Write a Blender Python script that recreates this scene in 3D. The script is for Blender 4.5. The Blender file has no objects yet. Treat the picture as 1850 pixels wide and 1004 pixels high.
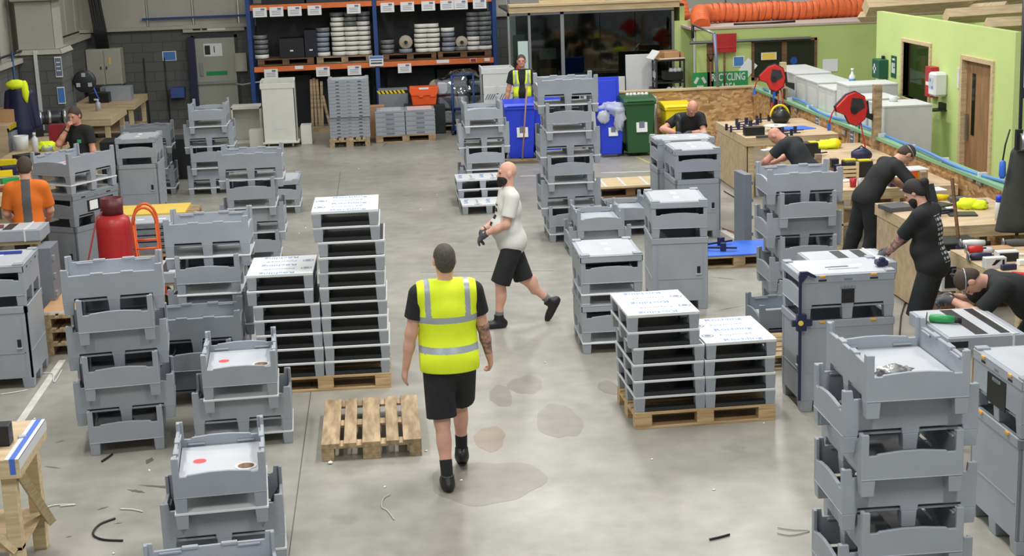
import bpy, bmesh, math, random
import numpy as np
from mathutils import Matrix, Vector
random.seed(7)
rng = np.random.default_rng(7)
SC = bpy.context.scene
COL = SC.collection
# ---------------------------------------------------------------- camera, world, lamps, exposure
# room axes: x to the right, y down the hall, z up; the camera stands on a mezzanine
CAM_H, FPX, PITCH, ROLL, YAW = 4.0965, 2743.86, 0.2256, 0.0350, 0.083
def cam_axes():
    c, s = math.cos(YAW), math.sin(YAW)
    def rr(v): return Vector((c*v[0]+s*v[1], -s*v[0]+c*v[1], v[2]))
    fw = Vector((0, math.cos(PITCH), -math.sin(PITCH)))
    rt = Vector((1, 0, 0)); dn = Vector((0, -math.sin(PITCH), -math.cos(PITCH)))
    cr, sr = math.cos(ROLL), math.sin(ROLL)
    return rr(cr*rt+sr*dn), rr(-sr*rt+cr*dn), rr(fw)
AX = cam_axes()
cd = bpy.data.cameras.new('camera')
cd.sensor_fit = 'HORIZONTAL'; cd.sensor_width = 36.0; cd.lens = 36.0*FPX/1850.0
cd.clip_start = 0.1; cd.clip_end = 200
cam = bpy.data.objects.new('camera', cd); COL.objects.link(cam)
M = Matrix((( AX[0][0], -AX[1][0], -AX[2][0], 0), (AX[0][1], -AX[1][1], -AX[2][1], 0), (AX[0][2], -AX[1][2], -AX[2][2], CAM_H), (0, 0, 0, 1)))
cam.matrix_world = M
SC.camera = cam
W_ = bpy.data.worlds.new('hall_ambient'); SC.world = W_; W_.use_nodes = True
bg = W_.node_tree.nodes['Background']; bg.inputs[0].default_value = (0.97, 0.99, 1.0, 1); bg.inputs[1].default_value = 0.36
def lamp(x, y, z, sx, sy, power, color=(1, .985, .95)):
    l = bpy.data.lights.new('ceiling_lamp', 'AREA'); l.shape = 'RECTANGLE'; l.size = sx; l.size_y = sy
    l.energy = power; l.color = color
    o = bpy.data.objects.new('ceiling_lamp', l); COL.objects.link(o); o.location = (x, y, z)
for (x, y, e) in [(-3.5, 4, 420), (3.0, 4, 520), (-3.2, 12, 400), (2.0, 12, 520), (-3.0, 20, 280), (2.2, 20, 470), (5.8, 15, 330), (6.0, 23, 420), (-2, 28, 200), (2.5, 28, 260), (7.6, 30, 200)]:
    lamp(x, y, 7.0, 0.5, 2.6, e*.58)
SC.view_settings.view_transform = 'Standard'; SC.view_settings.look = 'None'
SC.view_settings.exposure = 0.0; SC.view_settings.gamma = 1.0; SC.view_settings.use_curve_mapping = False

# a photo pixel (1850 x 1004) turned into a point of the room: on a level z, on a plane y=..., on a plane x=...
def ray(px, py): return AX[0]*((px-925)/FPX) + AX[1]*((py-502)/FPX) + AX[2]
def G(px, py, z=0.0):
    d = ray(px, py); t = (z-CAM_H)/d[2]; return Vector((d[0]*t, d[1]*t, z))
def Y(px, py, y):
    d = ray(px, py); t = y/d[1]; return Vector((d[0]*t, y, CAM_H+d[2]*t))
def X(px, py, x):
    d = ray(px, py); t = x/d[0]; return Vector((x, d[1]*t, CAM_H+d[2]*t))

# ---------------------------------------------------------------- materials
def lin(c):
    return tuple((v/255.0/12.92 if v/255.0 <= .04045 else ((v/255.0+.055)/1.055)**2.4) for v in c)
MATS = {}
def mat(name, rgb, rough=.5, metal=0.0, var=0.0, scale=6.0, spec=.5, bump=0.0, rgb2=None, stretch=None, alpha=None, detail=4):
    if name in MATS: return MATS[name]
    m = bpy.data.materials.new(name); m.use_nodes = True
    nt = m.node_tree; b = nt.nodes['Principled BSDF']
    c = lin(rgb); b.inputs['Base Color'].default_value = (*c, 1)
    b.inputs['Roughness'].default_value = rough; b.inputs['Metallic'].default_value = metal
    b.inputs['Specular IOR Level'].default_value = spec
    if var or rgb2 or bump:
        tc = nt.nodes.new('ShaderNodeTexCoord'); mp = nt.nodes.new('ShaderNodeMapping')
        nt.links.new(tc.outputs['Object'], mp.inputs[0])
        if stretch: mp.inputs['Scale'].default_value = stretch
        n = nt.nodes.new('ShaderNodeTexNoise'); n.inputs['Scale'].default_value = scale; n.inputs['Detail'].default_value = detail
        nt.links.new(mp.outputs[0], n.inputs['Vector'])
        r = nt.nodes.new('ShaderNodeValToRGB')
        c2 = lin(rgb2) if rgb2 else tuple(max(0, v*(1-var)) for v in c)
        c1 = c if rgb2 else tuple(min(1, v*(1+var*.6)) for v in c)
        r.color_ramp.elements[0].position = .35; r.color_ramp.elements[1].position = .65
        r.color_ramp.elements[0].color = (*c2, 1); r.color_ramp.elements[1].color = (*c1, 1)
        nt.links.new(n.outputs['Fac'], r.inputs[0]); nt.links.new(r.outputs[0], b.inputs['Base Color'])
        if bump:
            bp = nt.nodes.new('ShaderNodeBump'); bp.inputs['Strength'].default_value = bump; bp.inputs['Distance'].default_value = .01
            nt.links.new(n.outputs['Fac'], bp.inputs['Height']); nt.links.new(bp.outputs[0], b.inputs['Normal'])
    if alpha is not None: b.inputs['Alpha'].default_value = alpha
    MATS[name] = m; return m

def floor_mat():
    m = bpy.data.materials.new('polished_concrete'); m.use_nodes = True; nt = m.node_tree; b = nt.nodes['Principled BSDF']
    tc = nt.nodes.new('ShaderNodeTexCoord')
    def noise(s, d, mp=None):
        n = nt.nodes.new('ShaderNodeTexNoise'); n.inputs['Scale'].default_value = s; n.inputs['Detail'].default_value = d
        nt.links.new(tc.outputs['Object'], n.inputs['Vector']); return n
    def ramp(src, p0, c0, p1, c1):
        r = nt.nodes.new('ShaderNodeValToRGB'); e = r.color_ramp.elements
        e[0].position = p0; e[0].color = (*c0, 1); e[1].position = p1; e[1].color = (*c1, 1)
        nt.links.new(src, r.inputs[0]); return r
    a = ramp(noise(.55, 6).outputs['Fac'], .3, lin((140, 138, 129)), .72, lin((170, 168, 158)))
    f = ramp(noise(5.0, 8).outputs['Fac'], .3, (.80, .80, .80), .7, (1.06, 1.06, 1.05))
    mx = nt.nodes.new('ShaderNodeMix'); mx.data_type = 'RGBA'; mx.blend_type = 'MULTIPLY'; mx.inputs[0].default_value = .8
    nt.links.new(a.outputs[0], mx.inputs[6]); nt.links.new(f.outputs[0], mx.inputs[7])
    # scattered dark scuffs
    sc = ramp(noise(1.7, 3).outputs['Fac'], .27, (.72, .71, .69), .36, (1, 1, 1))
    m2 = nt.nodes.new('ShaderNodeMix'); m2.data_type = 'RGBA'; m2.blend_type = 'MULTIPLY'; m2.inputs[0].default_value = .8
    nt.links.new(mx.outputs[2], m2.inputs[6]); nt.links.new(sc.outputs[0], m2.inputs[7])
    nt.links.new(m2.outputs[2], b.inputs['Base Color'])
    rr = ramp(noise(1.2, 4).outputs['Fac'], .3, (.30, .30, .30), .7, (.46, .46, .46))
    nt.links.new(rr.outputs[0], b.inputs['Roughness'])
    b.inputs['Specular IOR Level'].default_value = .5
    return m
def osb_mat():
    m = bpy.data.materials.new('strand_board'); m.use_nodes = True; nt = m.node_tree; b = nt.nodes['Principled BSDF']
    tc = nt.nodes.new('ShaderNodeTexCoord')
    v = nt.nodes.new('ShaderNodeTexVoronoi'); v.inputs['Scale'].default_value = 11
    mp = nt.nodes.new('ShaderNodeMapping'); mp.inputs['Rotation'].default_value = (.5, .3, .6); mp.inputs['Scale'].default_value = (1, 1, 2.2)
    n = nt.nodes.new('ShaderNodeTexNoise'); n.inputs['Scale'].default_value = 5; n.inputs['Detail'].default_value = 3
    nt.links.new(tc.outputs['Object'], mp.inputs[0])
    va = nt.nodes.new('ShaderNodeVectorMath'); va.operation = 'ADD'
    nt.links.new(tc.outputs['Object'], n.inputs['Vector'])
    sc_ = nt.nodes.new('ShaderNodeVectorMath'); sc_.operation = 'SCALE'; sc_.inputs['Scale'].default_value = .25
    nt.links.new(n.outputs['Color'], sc_.inputs[0]); nt.links.new(mp.outputs[0], va.inputs[0]); nt.links.new(sc_.outputs[0], va.inputs[1])
    nt.links.new(va.outputs[0], v.inputs['Vector'])
    r = nt.nodes.new('ShaderNodeValToRGB'); e = r.color_ramp.elements
    e[0].position = 0; e[0].color = (*lin((156, 118, 76)), 1); e[1].position = 1; e[1].color = (*lin((218, 182, 132)), 1)
    e2 = e.new(.5); e2.color = (*lin((194, 152, 102)), 1)
    sep = nt.nodes.new('ShaderNodeSeparateColor'); nt.links.new(v.outputs['Color'], sep.inputs[0])
    nt.links.new(sep.outputs[0], r.inputs[0]); nt.links.new(r.outputs[0], b.inputs['Base Color']); b.inputs['Roughness'].default_value = .6
    return m
def brick_mat(name, c1, c2, cm, w, h, mortar=.012, plane='XZ', rough=.8):
    m = bpy.data.materials.new(name); m.use_nodes = True; nt = m.node_tree; b = nt.nodes['Principled BSDF']
    tc = nt.nodes.new('ShaderNodeTexCoord'); sp = nt.nodes.new('ShaderNodeSeparateXYZ'); cb = nt.nodes.new('ShaderNodeCombineXYZ')
    nt.links.new(tc.outputs['Object'], sp.inputs[0])
    ad = nt.nodes.new('ShaderNodeMath'); ad.operation = 'ADD'
    nt.links.new(sp.outputs[0], ad.inputs[0]); nt.links.new(sp.outputs[1], ad.inputs[1])
    nt.links.new(ad.outputs[0], cb.inputs[0]); nt.links.new(sp.outputs[2], cb.inputs[1])
    bt = nt.nodes.new('ShaderNodeTexBrick'); bt.inputs['Scale'].default_value = 1.0
    bt.inputs['Brick Width'].default_value = w; bt.inputs['Row Height'].default_value = h; bt.inputs['Mortar Size'].default_value = mortar
    bt.inputs['Color1'].default_value = (*lin(c1), 1); bt.inputs['Color2'].default_value = (*lin(c2), 1); bt.inputs['Mortar'].default_value = (*lin(cm), 1)
    nt.links.new(cb.outputs[0], bt.inputs['Vector']); nt.links.new(bt.outputs['Color'], b.inputs['Base Color']); b.inputs['Roughness'].default_value = rough
    return m
def wood(name, a, b_, sc=3.0, stretch=(1, 12, 12), rough=.65): return mat(name, a, rough, rgb2=b_, scale=sc, stretch=stretch, bump=.15, detail=6)
def glass_mat(name, tint, a):
    m = bpy.data.materials.new(name); m.use_nodes = True; nt = m.node_tree; out = nt.nodes['Material Output']
    for n in list(nt.nodes):
        if n != out: nt.nodes.remove(n)
    t = nt.nodes.new('ShaderNodeBsdfTransparent'); t.inputs[0].default_value = (*lin(tint), 1)
    g = nt.nodes.new('ShaderNodeBsdfGlossy'); g.inputs['Roughness'].default_value = .04
    x = nt.nodes.new('ShaderNodeMixShader'); x.inputs[0].default_value = a
    nt.links.new(t.outputs[0], x.inputs[1]); nt.links.new(g.outputs[0], x.inputs[2]); nt.links.new(x.outputs[0], out.inputs[0])
    return m
GREY = mat('grey_plastic', (156, 162, 170), .48, var=.06, scale=3)
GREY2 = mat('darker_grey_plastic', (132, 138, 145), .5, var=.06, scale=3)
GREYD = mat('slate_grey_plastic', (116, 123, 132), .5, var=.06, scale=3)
PANEL = mat('pale_grey_plastic', (190, 194, 200), .35, var=.05, scale=4)
WHITE = mat('white_plastic', (218, 221, 222), .4, var=.03, scale=4)
OFFW = mat('cream_white_board', (220, 220, 213), .5, var=.03)
WALLW = mat('white_block_paint', (205, 208, 208), .6, var=.05, scale=4)
DARKSHEET = mat('black_plastic_sheet', (34, 38, 40), .45)
BLACK = mat('black_plastic', (26, 27, 29), .45)
STEEL = mat('brushed_steel', (170, 172, 175), .35, .9)
DSTEEL = mat('dark_steel', (70, 72, 76), .4, .7)
RED = mat('red_paint', (178, 38, 44), .4, var=.12, scale=5)
REDP = mat('red_plastic', (200, 38, 36), .4)
MAROON = mat('maroon_paint', (92, 32, 36), .45)
ORANGE = mat('orange_paint', (226, 96, 40), .4, var=.06)
RACKO = mat('orange_rack_paint', (228, 120, 62), .5, var=.1)
RACKB = mat('blue_rack_paint', (36, 70, 130), .5, var=.1)
BLUEP = mat('blue_plastic', (38, 66, 214), .4)
BLUES = mat('blue_foam_sheet', (52, 108, 218), .5, var=.05)
BLUET = mat('blue_hose', (84, 140, 208), .35)
NAVY = mat('navy_plastic', (34, 36, 72), .45)
GREENP = mat('bottle_green_plastic', (38, 88, 48), .45)
GREENS = mat('sign_green', (40, 150, 80), .5)
DGREEN = mat('first_aid_green', (20, 84, 62), .5)
YELP = mat('yellow_plastic', (240, 216, 24), .4)
YEL = mat('yellow_board', (240, 208, 92), .55, var=.04)
HIVIS = mat('hi_vis_cloth', (232, 255, 40), .7, var=.05, scale=9)
REFL = mat('silver_reflective_tape', (172, 180, 186), .35, .25)
CARD = mat('brown_cardboard', (186, 146, 104), .7, var=.08, scale=3)
PAPER = mat('white_paper', (238, 240, 240), .6)
BLUEPRINT = mat('blue_print', (74, 134, 200), .6)
PALEBLUE = mat('pale_blue_print', (84, 130, 190), .5)
GREYPRINT = mat('grey_print', (112, 122, 142), .5)
PALW = wood('pallet_wood', (204, 176, 132), (172, 142, 100))
PALO = wood('weathered_pallet_wood', (186, 162, 126), (138, 116, 88), 2.2, (1.5, 8, 8))
PINE = wood('pine_timber', (214, 194, 156), (190, 168, 128))
PLYW = wood('plywood', (206, 184, 150), (186, 162, 128), 2.0, (1, 5, 5))
DWOOD = wood('dark_brown_wood', (128, 94, 62), (98, 70, 46))
GREENW = mat('lime_green_wall_paint', (200, 220, 142), .7, var=.04, scale=1.2)
GREENB = mat('olive_lime_wall_paint', (190, 208, 128), .7, var=.04, scale=1.2)
CREAM = mat('cream_cladding', (180, 178, 166), .55, var=.06, scale=1.5)
CONC = floor_mat(); OSB = osb_mat()
BLOCK = brick_mat('grey_blockwork', (100, 101, 99), (92, 93, 92), (82, 83, 83), .44, .215)
GLASSD = glass_mat('office_glass', (168, 178, 172), .06)
FILM = glass_mat('stretch_film', (232, 236, 240), .28)
BAG = mat('white_film_bag', (225, 230, 240), .3, alpha=.55)
SKIN = mat('skin', (214, 164, 142), .55, var=.05, scale=20)
SKIN2 = mat('ruddy_skin', (206, 148, 126), .55, var=.05, scale=20)
TATT = mat('tattooed_skin', (196, 148, 128), .55, rgb2=(96, 82, 82), scale=26)
HAIRB = mat('short_brown_hair', (70, 58, 48), .75, var=.25, scale=60)
HAIRK = mat('black_hair', (30, 27, 26), .7, var=.2, scale=50)
HAIRG = mat('greying_hair', (74, 69, 64), .75, var=.25, scale=60)
CLOTHK = mat('black_cloth', (30, 32, 34), .85, var=.15, scale=8)
CLOTHK2 = mat('charcoal_cloth', (38, 41, 46), .85, var=.15, scale=8)
CLOTHW = mat('white_cotton', (216, 216, 212), .8, var=.05, scale=8)
CLOTHO = mat('orange_cotton', (226, 116, 30), .8, var=.05, scale=8)
CLOTHG = mat('grey_cloth', (88, 88, 90), .8, var=.06)
OLIVE = mat('dark_olive_cloth', (58, 60, 56), .85, var=.12, scale=9)
SOCK = mat('grey_sock', (120, 118, 116), .85)
GLOVE = mat('grey_glove', (78, 80, 84), .8, var=.15, scale=30)
EYE = mat('dark_eye', (30, 24, 22), .3)
LIP = mat('lip', (168, 96, 88), .5)

# ---------------------------------------------------------------- builders
class MB:
    """collects shapes and links them as ONE mesh object"""
    def __init__(s): s.v = []; s.f = []; s.m = []; s.mats = []; s.sm = []
    def mi(s, m):
        if m not in s.mats: s.mats.append(m)
        return s.mats.index(m)
    def add(s, vs, fs, m, smooth=False):
        o = len(s.v); i = s.mi(m); s.v += [tuple(v) for v in vs]
        for f in fs: s.f.append([o+k for k in f]); s.m.append(i); s.sm.append(smooth)
    def box(s, c, d, m, rz=0.0, rot=None):
        x, y, z = d[0]/2, d[1]/2, d[2]/2
        vs = [Vector(p) for p in [(-x,-y,-z),(x,-y,-z),(x,y,-z),(-x,y,-z),(-x,-y,z),(x,-y,z),(x,y,z),(-x,y,z)]]
        R = rot if rot else Matrix.Rotation(rz, 3, 'Z')
        s.add([R@v+Vector(c) for v in vs], [(0,3,2,1),(4,5,6,7),(0,1,5,4),(1,2,6,5),(2,3,7,6),(3,0,4,7)], m); return s
    def span(s, a, b, m):
        return s.box([(a[i]+b[i])/2 for i in range(3)], [abs(b[i]-a[i]) for i in range(3)], m)
    def prism(s, poly, axis, t0, t1, m):
        """poly in the two other axes in order (for axis y: x,z; axis x: y,z; axis z: x,y)"""
        def P(u, v, t): return {'x': (t, u, v), 'y': (u, t, v), 'z': (u, v, t)}[axis]
        n = len(poly); vs = [P(u, v, t0) for u, v in poly]+[P(u, v, t1) for u, v in poly]
        fs = [list(range(n))[::-1], list(range(n, 2*n))]+[(i, (i+1) % n, n+(i+1) % n, n+i) for i in range(n)]
        s.add(vs, fs, m); return s
    def frustum(s, c0, d0, c1, d1, m):
        vs = [(c0[0]+sx*d0[0]/2, c0[1]+sy*d0[1]/2, c0[2]) for sx, sy in ((-1,-1),(1,-1),(1,1),(-1,1))]+[(c1[0]+sx*d1[0]/2, c1[1]+sy*d1[1]/2, c1[2]) for sx, sy in ((-1,-1),(1,-1),(1,1),(-1,1))]
        s.add(vs, [(0,3,2,1),(4,5,6,7),(0,1,5,4),(1,2,6,5),(2,3,7,6),(3,0,4,7)], m); return s
    def tube(s, pts, r, m, n=10, closed=False, cap=True):
        pts = [Vector(p) for p in pts]; N = len(pts); rs = r if isinstance(r, (list, tuple)) else [r]*N
        rings = []; up = None
        for i, p in enumerate(pts):
            a = pts[(i-1) % N] if (closed or i > 0) else p; b = pts[(i+1) % N] if (closed or i < N-1) else p
            t = (b-a).normalized()
            if up is None:
                up = Vector((0, 0, 1)) if abs(t.z) < .9 else Vector((1, 0, 0))
            u = t.cross(up)
            if u.length < 1e-4: u = t.orthogonal()
            u.normalize(); w = u.cross(t).normalized(); up = w
            rings.append([p+(u*math.cos(2*math.pi*k/n)+w*math.sin(2*math.pi*k/n))*rs[i] for k in range(n)])
        vs = [v for rg in rings for v in rg]; fs = []
        for i in range(N if closed else N-1):
            j = (i+1) % N
            for k in range(n): fs.append((i*n+k, i*n+(k+1) % n, j*n+(k+1) % n, j*n+k))
        s.add(vs, fs, m, n > 4)
        if cap and not closed:
            o = len(s.v)-N*n; i = s.mi(m)
            s.f.append([o+k for k in range(n)][::-1]); s.m.append(i); s.sm.append(False)
            s.f.append([o+(N-1)*n+k for k in range(n)]); s.m.append(i); s.sm.append(False)
        return s
    def lathe(s, prof, m, c=(0, 0, 0), n=28, axis='z', rot=None):
        vs = []; fs = []
        for r, z in prof:
            for k in range(n):
                a = 2*math.pi*k/n; p = Vector((r*math.cos(a), r*math.sin(a), z))
                if axis == 'y': p = Vector((p.x, p.z, p.y))
                if axis == 'x': p = Vector((p.z, p.x, p.y))
                if rot: p = rot@p
                vs.append(p+Vector(c))
        for i in range(len(prof)-1):
            for k in range(n): fs.append((i*n+k, i*n+(k+1) % n, (i+1)*n+(k+1) % n, (i+1)*n+k))
        s.add(vs, fs, m, True)
        o = len(s.v)-len(vs); i = s.mi(m)
        if prof[0][0] > 1e-6: s.f.append([o+k for k in range(n)][::-1]); s.m.append(i); s.sm.append(False)
        if prof[-1][0] > 1e-6: s.f.append([o+(len(prof)-1)*n+k for k in range(n)]); s.m.append(i); s.sm.append(False)
        return s
    def blob(s, c, r, m, n=12, jit=0.0, rot=None, seed=0):
        rg = random.Random(seed); vs = []; fs = []
        for i in range(n+1):
            for k in range(2*n):
                th = math.pi*i/n; ph = math.pi*k/n
                w = 1+jit*(rg.random()-.5)*2*(0 if i in (0, n) else 1)
                p = Vector((r[0]*w*math.sin(th)*math.cos(ph), r[1]*w*math.sin(th)*math.sin(ph), r[2]*w*math.cos(th)))
                if rot: p = rot@p
                vs.append(p+Vector(c))
        for i in range(n):
            for k in range(2*n): fs.append((i*2*n+k, (i+1)*2*n+k, (i+1)*2*n+(k+1) % (2*n), i*2*n+(k+1) % (2*n)))
        s.add(vs, fs, m, True); return s
    def build(s, name, parent=None, bevel=0.0, loc=None, rz=0.0):
        me = bpy.data.meshes.new(name); me.from_pydata(s.v, [], s.f)
        for m in s.mats: me.materials.append(m)
        me.polygons.foreach_set('material_index', s.m); me.polygons.foreach_set('use_smooth', s.sm)
        bm = bmesh.new(); bm.from_mesh(me)
        bmesh.ops.recalc_face_normals(bm, faces=bm.faces)
        if bevel:
            es = [e for e in bm.edges if len(e.link_faces) == 2 and not e.link_faces[0].smooth and e.calc_face_angle(0) > .5]
            bmesh.ops.bevel(bm, geom=es, offset=bevel, segments=1, profile=.5, affect='EDGES', clamp_overlap=True)
        bm.to_mesh(me); bm.free(); me.update()
        o = bpy.data.objects.new(name, me); COL.objects.link(o)
        if parent: o.parent = parent
        if loc is not None: o.location = loc
        if rz: o.rotation_euler.z = rz
        return o
def tag(o, label, cat, group=None):
    o['label'] = label; o['category'] = cat
    if group: o['group'] = group
    return o
def thing(name, label, cat, loc=(0, 0, 0), rz=0.0, group=None):
    o = bpy.data.objects.new(name, None); COL.objects.link(o); o.empty_display_size = .1
    o.location = loc; o.rotation_euler.z = rz
    return tag(o, label, cat, group)
def struct(o): o['kind'] = 'structure'; return o
def dup(o, loc=None, rz=None, label=None, group=None, parent=None):
    c = o.copy(); COL.objects.link(c)
    if parent: c.parent = parent
    if loc is not None: c.location = loc
    if rz is not None: c.rotation_euler.z = rz
    if label: c['label'] = label
    if group: c['group'] = group
    for ch in list(o.children): dup(ch, parent=c)
    return c
TXT = {}
def text(name, s, size, m, parent, loc, rot, align='CENTER', ext=.0006, bold=0.0, sx=1.0):
    key = (s, size, m.name, align)
    if key not in TXT:
        cu = bpy.data.curves.new(name, 'FONT'); cu.body = s; cu.size = size; cu.align_x = align; cu.align_y = 'CENTER'; cu.extrude = ext; cu.offset = bold; cu.resolution_u = 2
        q = bpy.data.objects.new(name, cu); COL.objects.link(q); dg = bpy.context.evaluated_depsgraph_get()
        me = bpy.data.meshes.new_from_object(q.evaluated_get(dg)); me.materials.clear(); me.materials.append(m); bpy.data.objects.remove(q); bpy.data.curves.remove(cu)
        TXT[key] = me
    o = bpy.data.objects.new(name, TXT[key]); COL.objects.link(o); o.parent = parent; o.location = loc; o.rotation_euler = rot; o.scale.x = sx
    return o
ORD = ['lowest', 'second-lowest', 'third-lowest', 'fourth-lowest', 'fifth-lowest', 'sixth-lowest', 'seventh-lowest', 'eighth-lowest', 'ninth-lowest', 'tenth-lowest', 'eleventh-lowest']
def rank(i, n):
    if n == 1: return 'single'
    if i == n-1: return 'topmost'
    if i == n-2 and n > 3: return 'second-highest'
    return ORD[i]
# ---------------------------------------------------------------- the hall
LW, RW, BY, OSBX, OSBY = -6.3, 8.1, 34.4, 6.93, 27.8
f = MB().span((-11, 2.5, -.2), (15, 40, 0), CONC).build('floor'); struct(f)
m = MB(); m.span((LW-.3, BY, 0), (3.0, BY+.3, 2.2), BLOCK); struct(m.build('wall_back'))
m = MB()
for i in range(22):
    x0 = -11+i*1.0
    m.prism([(x0, BY+.32), (x0+.97, BY+.32), (x0+.97, BY+.17), (x0+.93, BY+.14), (x0+.04, BY+.14), (x0, BY+.17)], 'z', 2.2, 7.0, CREAM)
struct(m.build('wall_back_upper'))
struct(MB().span((LW-.3, BY-.1, 2.2), (3.0, BY+.3, 2.27), CREAM).build('trim_1'))
struct(MB().span((LW+1.2, BY+.04, 2.42), (1.5, BY+.12, 2.46), RACKB).build('trim_2'))
struct(MB().span((LW-.3, 12, 0), (LW, BY, 2.1), BLOCK).build('wall_left'))
m = MB()
for i in range(26):
    y0 = 10+i*1.0; m.prism([(LW-.32, y0), (LW-.32, y0+.97), (LW-.2, y0+.97), (LW-.16, y0+.93), (LW-.16, y0+.04), (LW-.2, y0)], 'z', 2.1, 7.0, CREAM)
struct(m.build('wall_left_upper'))
struct(MB().span((LW-.3, 12, 2.1), (LW+.1, BY, 2.18), CREAM).build('trim_3'))
# boxed-in steel column on a block pier
pm = MB(); pm.span((LW, 27.6, 0), (-5.55, 28.6, 2.22), BLOCK)
pm.frustum((-5.93, 28.1, 2.22), (.84, 1.08), (-5.93, 28.1, 2.32), (.74, .98), CREAM); pm.span((LW, 27.75, 2.3), (-5.66, 28.5, 3.15), CREAM)
pm.frustum((-5.93, 28.1, 3.15), (.8, 1.0), (-5.93, 28.1, 3.22), (.86, 1.06), CREAM); pm.span((LW, 27.75, 3.22), (-5.6, 28.5, 7), CREAM)
struct(pm.build('column', bevel=.01))
t = thing('cable_trunking', 'white cable trunking running down the grey block pier', 'trunking', (-5.98, 27.59, 0)); MB().span((-.03, -.03, .9), (.03, 0, 2.3), WHITE).build('channel', t)
# fire door in the back wall
dp = Y(390, 130, BY)
d = thing('door', '', ''); 
del d['label']; del d['category']; d.name = 'door_1'; d.location = (-3.56, BY-.02, 0); struct(d)
DOORG = mat('grey_green_door_paint', (168, 170, 158), .5)
struct(MB().span((-.44, -.05, 0), (.44, 0, 1.98), DOORG).build('door_panel', d, .004))
fr = MB(); fr.span((-.5, -.03, 0), (-.44, .02, 2.04), DSTEEL).span((.44, -.03, 0), (.5, .02, 2.04), DSTEEL).span((-.5, -.03, 1.98), (.5, .02, 2.05), DSTEEL); struct(fr.build('door_frame', d))
struct(MB().box((0, -.08, 1.0), (.86, .05, .06), STEEL).build('push_bar', d))
struct(MB().span((-.36, -.075, 1.16), (-.28, -.05, 1.45), STEEL).build('handle_plate', d))
gs = MB().span((-.22, -.056, 1.16), (.24, -.05, 1.25), GREENS).build('green_strip', d); struct(gs)
nt_ = MB().span((-.24, -.057, 1.58), (.16, -.05, 1.86), PAPER).span((-.22, -.058, 1.62), (-.1, -.056, 1.82), OLIVE).span((-.02, -.058, 1.66), (.0, -.056, 1.8), BLACK).build('notice', d); struct(nt_)
o = MB().span((-4.12, BY-.25, 0), (-3.98, BY-.02, 2.02), NAVY).build('blue_board'); tag(o, 'dark blue panel leaning beside the grey fire door', 'panel')
o = MB().span((-.72, -.06, 2.12), (.62, 0, 2.28), CREAM).span((-.5, -.065, 2.16), (-.34, -.06, 2.25), BLACK).span((-.3, -.065, 2.16), (-.2, -.06, 2.25), BLACK).span((-.18, -.065, 2.15), (.2, -.06, 2.26), PAPER).build('door_header'); o.location = (-3.5, BY-.02, 0); tag(o, 'cream box with exit signs above the grey fire door', 'sign box')
def notice(name, c, w, h, label, face='y', body=BLUEPRINT, cat='notice', rz=0, lines=3, border=.13, group=None):
    t = thing(name, label, cat, c, rz, group)
    MB().span((-w/2, -.008, -h/2), (w/2, 0, h/2), PAPER).build('sheet', t)
    if body:
        b = MB().span((-w/2*(1-border), -.011, -h/2*(1-border)), (w/2*(1-border), -.008, h/2*(1-border)), body)
        for i in range(lines): b.span((-w*.28, -.013, h*(.2-.2*i)), (w*.28, -.011, h*(.25-.2*i)), PALEBLUE if body is BLUEPRINT else PAPER)
        b.build('print', t)
    return t
notice('notice', Y(306, 101, BY-.01), .3, .21, 'blue and white notice on the dark block wall left of the fire door')
o = MB().span((-.13, -.12, 0), (.13, 0, .4), CREAM).build('switch_box'); o.location = Y(437, 128, BY-.01); tag(o, 'small cream switch box between the fire door and the rack', 'switch box')
# electrical cabinet
t = thing('electrical_cabinet', 'cream two-door electrical cabinet on the dark back corner wall', 'cabinet', (-5.92, 33.9, 1.08))
MB().span((-.37, 0, 0), (.37, .45, .78), CREAM).build('body', t, .01)
for s in (-1, 1): 
    dd = MB().span((.02 if s > 0 else -.36, -.02, .02), (.36 if s > 0 else -.02, 0, .76), CREAM).build('door', t, .005); MB().box((s*.06, -.03, .38), (.02, .02, .06), BLACK).build('handle', dd)
MB().span((.12, -.025, .46), (.16, -.02, .6), YEL).build('label_strip', t)
cb = MB()
for k in range(9):
    x = -.2+.05*k; cb.tube([(x*.6-.02, .2, .78), (x*.6-.05, .22, 1.2), (x*.55-.15+random.uniform(-.02, .02), .3, 2.2), (x*.5-.2, .35, 3.4)], .022, BLACK, 8)
o = cb.build('cable_bundle'); o.location = (-5.92, 33.9, 1.08); tag(o, 'thick bundle of black cables dropping into the cream electrical cabinet', 'cables')

# glazed office at the far end
GY = 30.0
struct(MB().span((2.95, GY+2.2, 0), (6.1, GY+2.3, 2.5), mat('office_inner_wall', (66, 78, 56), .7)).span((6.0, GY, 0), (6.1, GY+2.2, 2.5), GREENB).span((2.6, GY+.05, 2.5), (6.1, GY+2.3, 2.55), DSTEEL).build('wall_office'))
fm = MB()
for (a, b) in [((2.58, 0), (2.62, 2.5)), ((2.98, 0), (3.03, 2.5)), ((3.62, 0), (3.69, 2.5)), ((5.83, 0), (5.88, 2.42))]: fm.span((a[0], GY-.04, a[1]), (b[0], GY+.04, b[1]), STEEL)
fm.span((2.58, GY-.04, 2.44), (5.88, GY+.04, 2.5), STEEL).span((3.03, GY-.03, 0), (3.62, GY+.03, .1), STEEL)
wfr = fm.build('window_1'); struct(wfr)
for k, (a, b) in enumerate([(2.62, 2.98), (3.03, 3.62), (3.69, 4.4), (4.41, 5.1), (5.11, 5.83)]):
    struct(MB().span((a, GY-.006, .02), (b, GY+.006, 2.44), GLASSD).build('window_pane', wfr))
bm_ = MB().span((2.6, GY-.25, 2.5), (5.95, GY+.05, 2.62), PINE).span((2.6, GY-.3, 2.62), (6.0, GY+.2, 2.66), PINE); struct(bm_.build('beam_office'))
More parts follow.
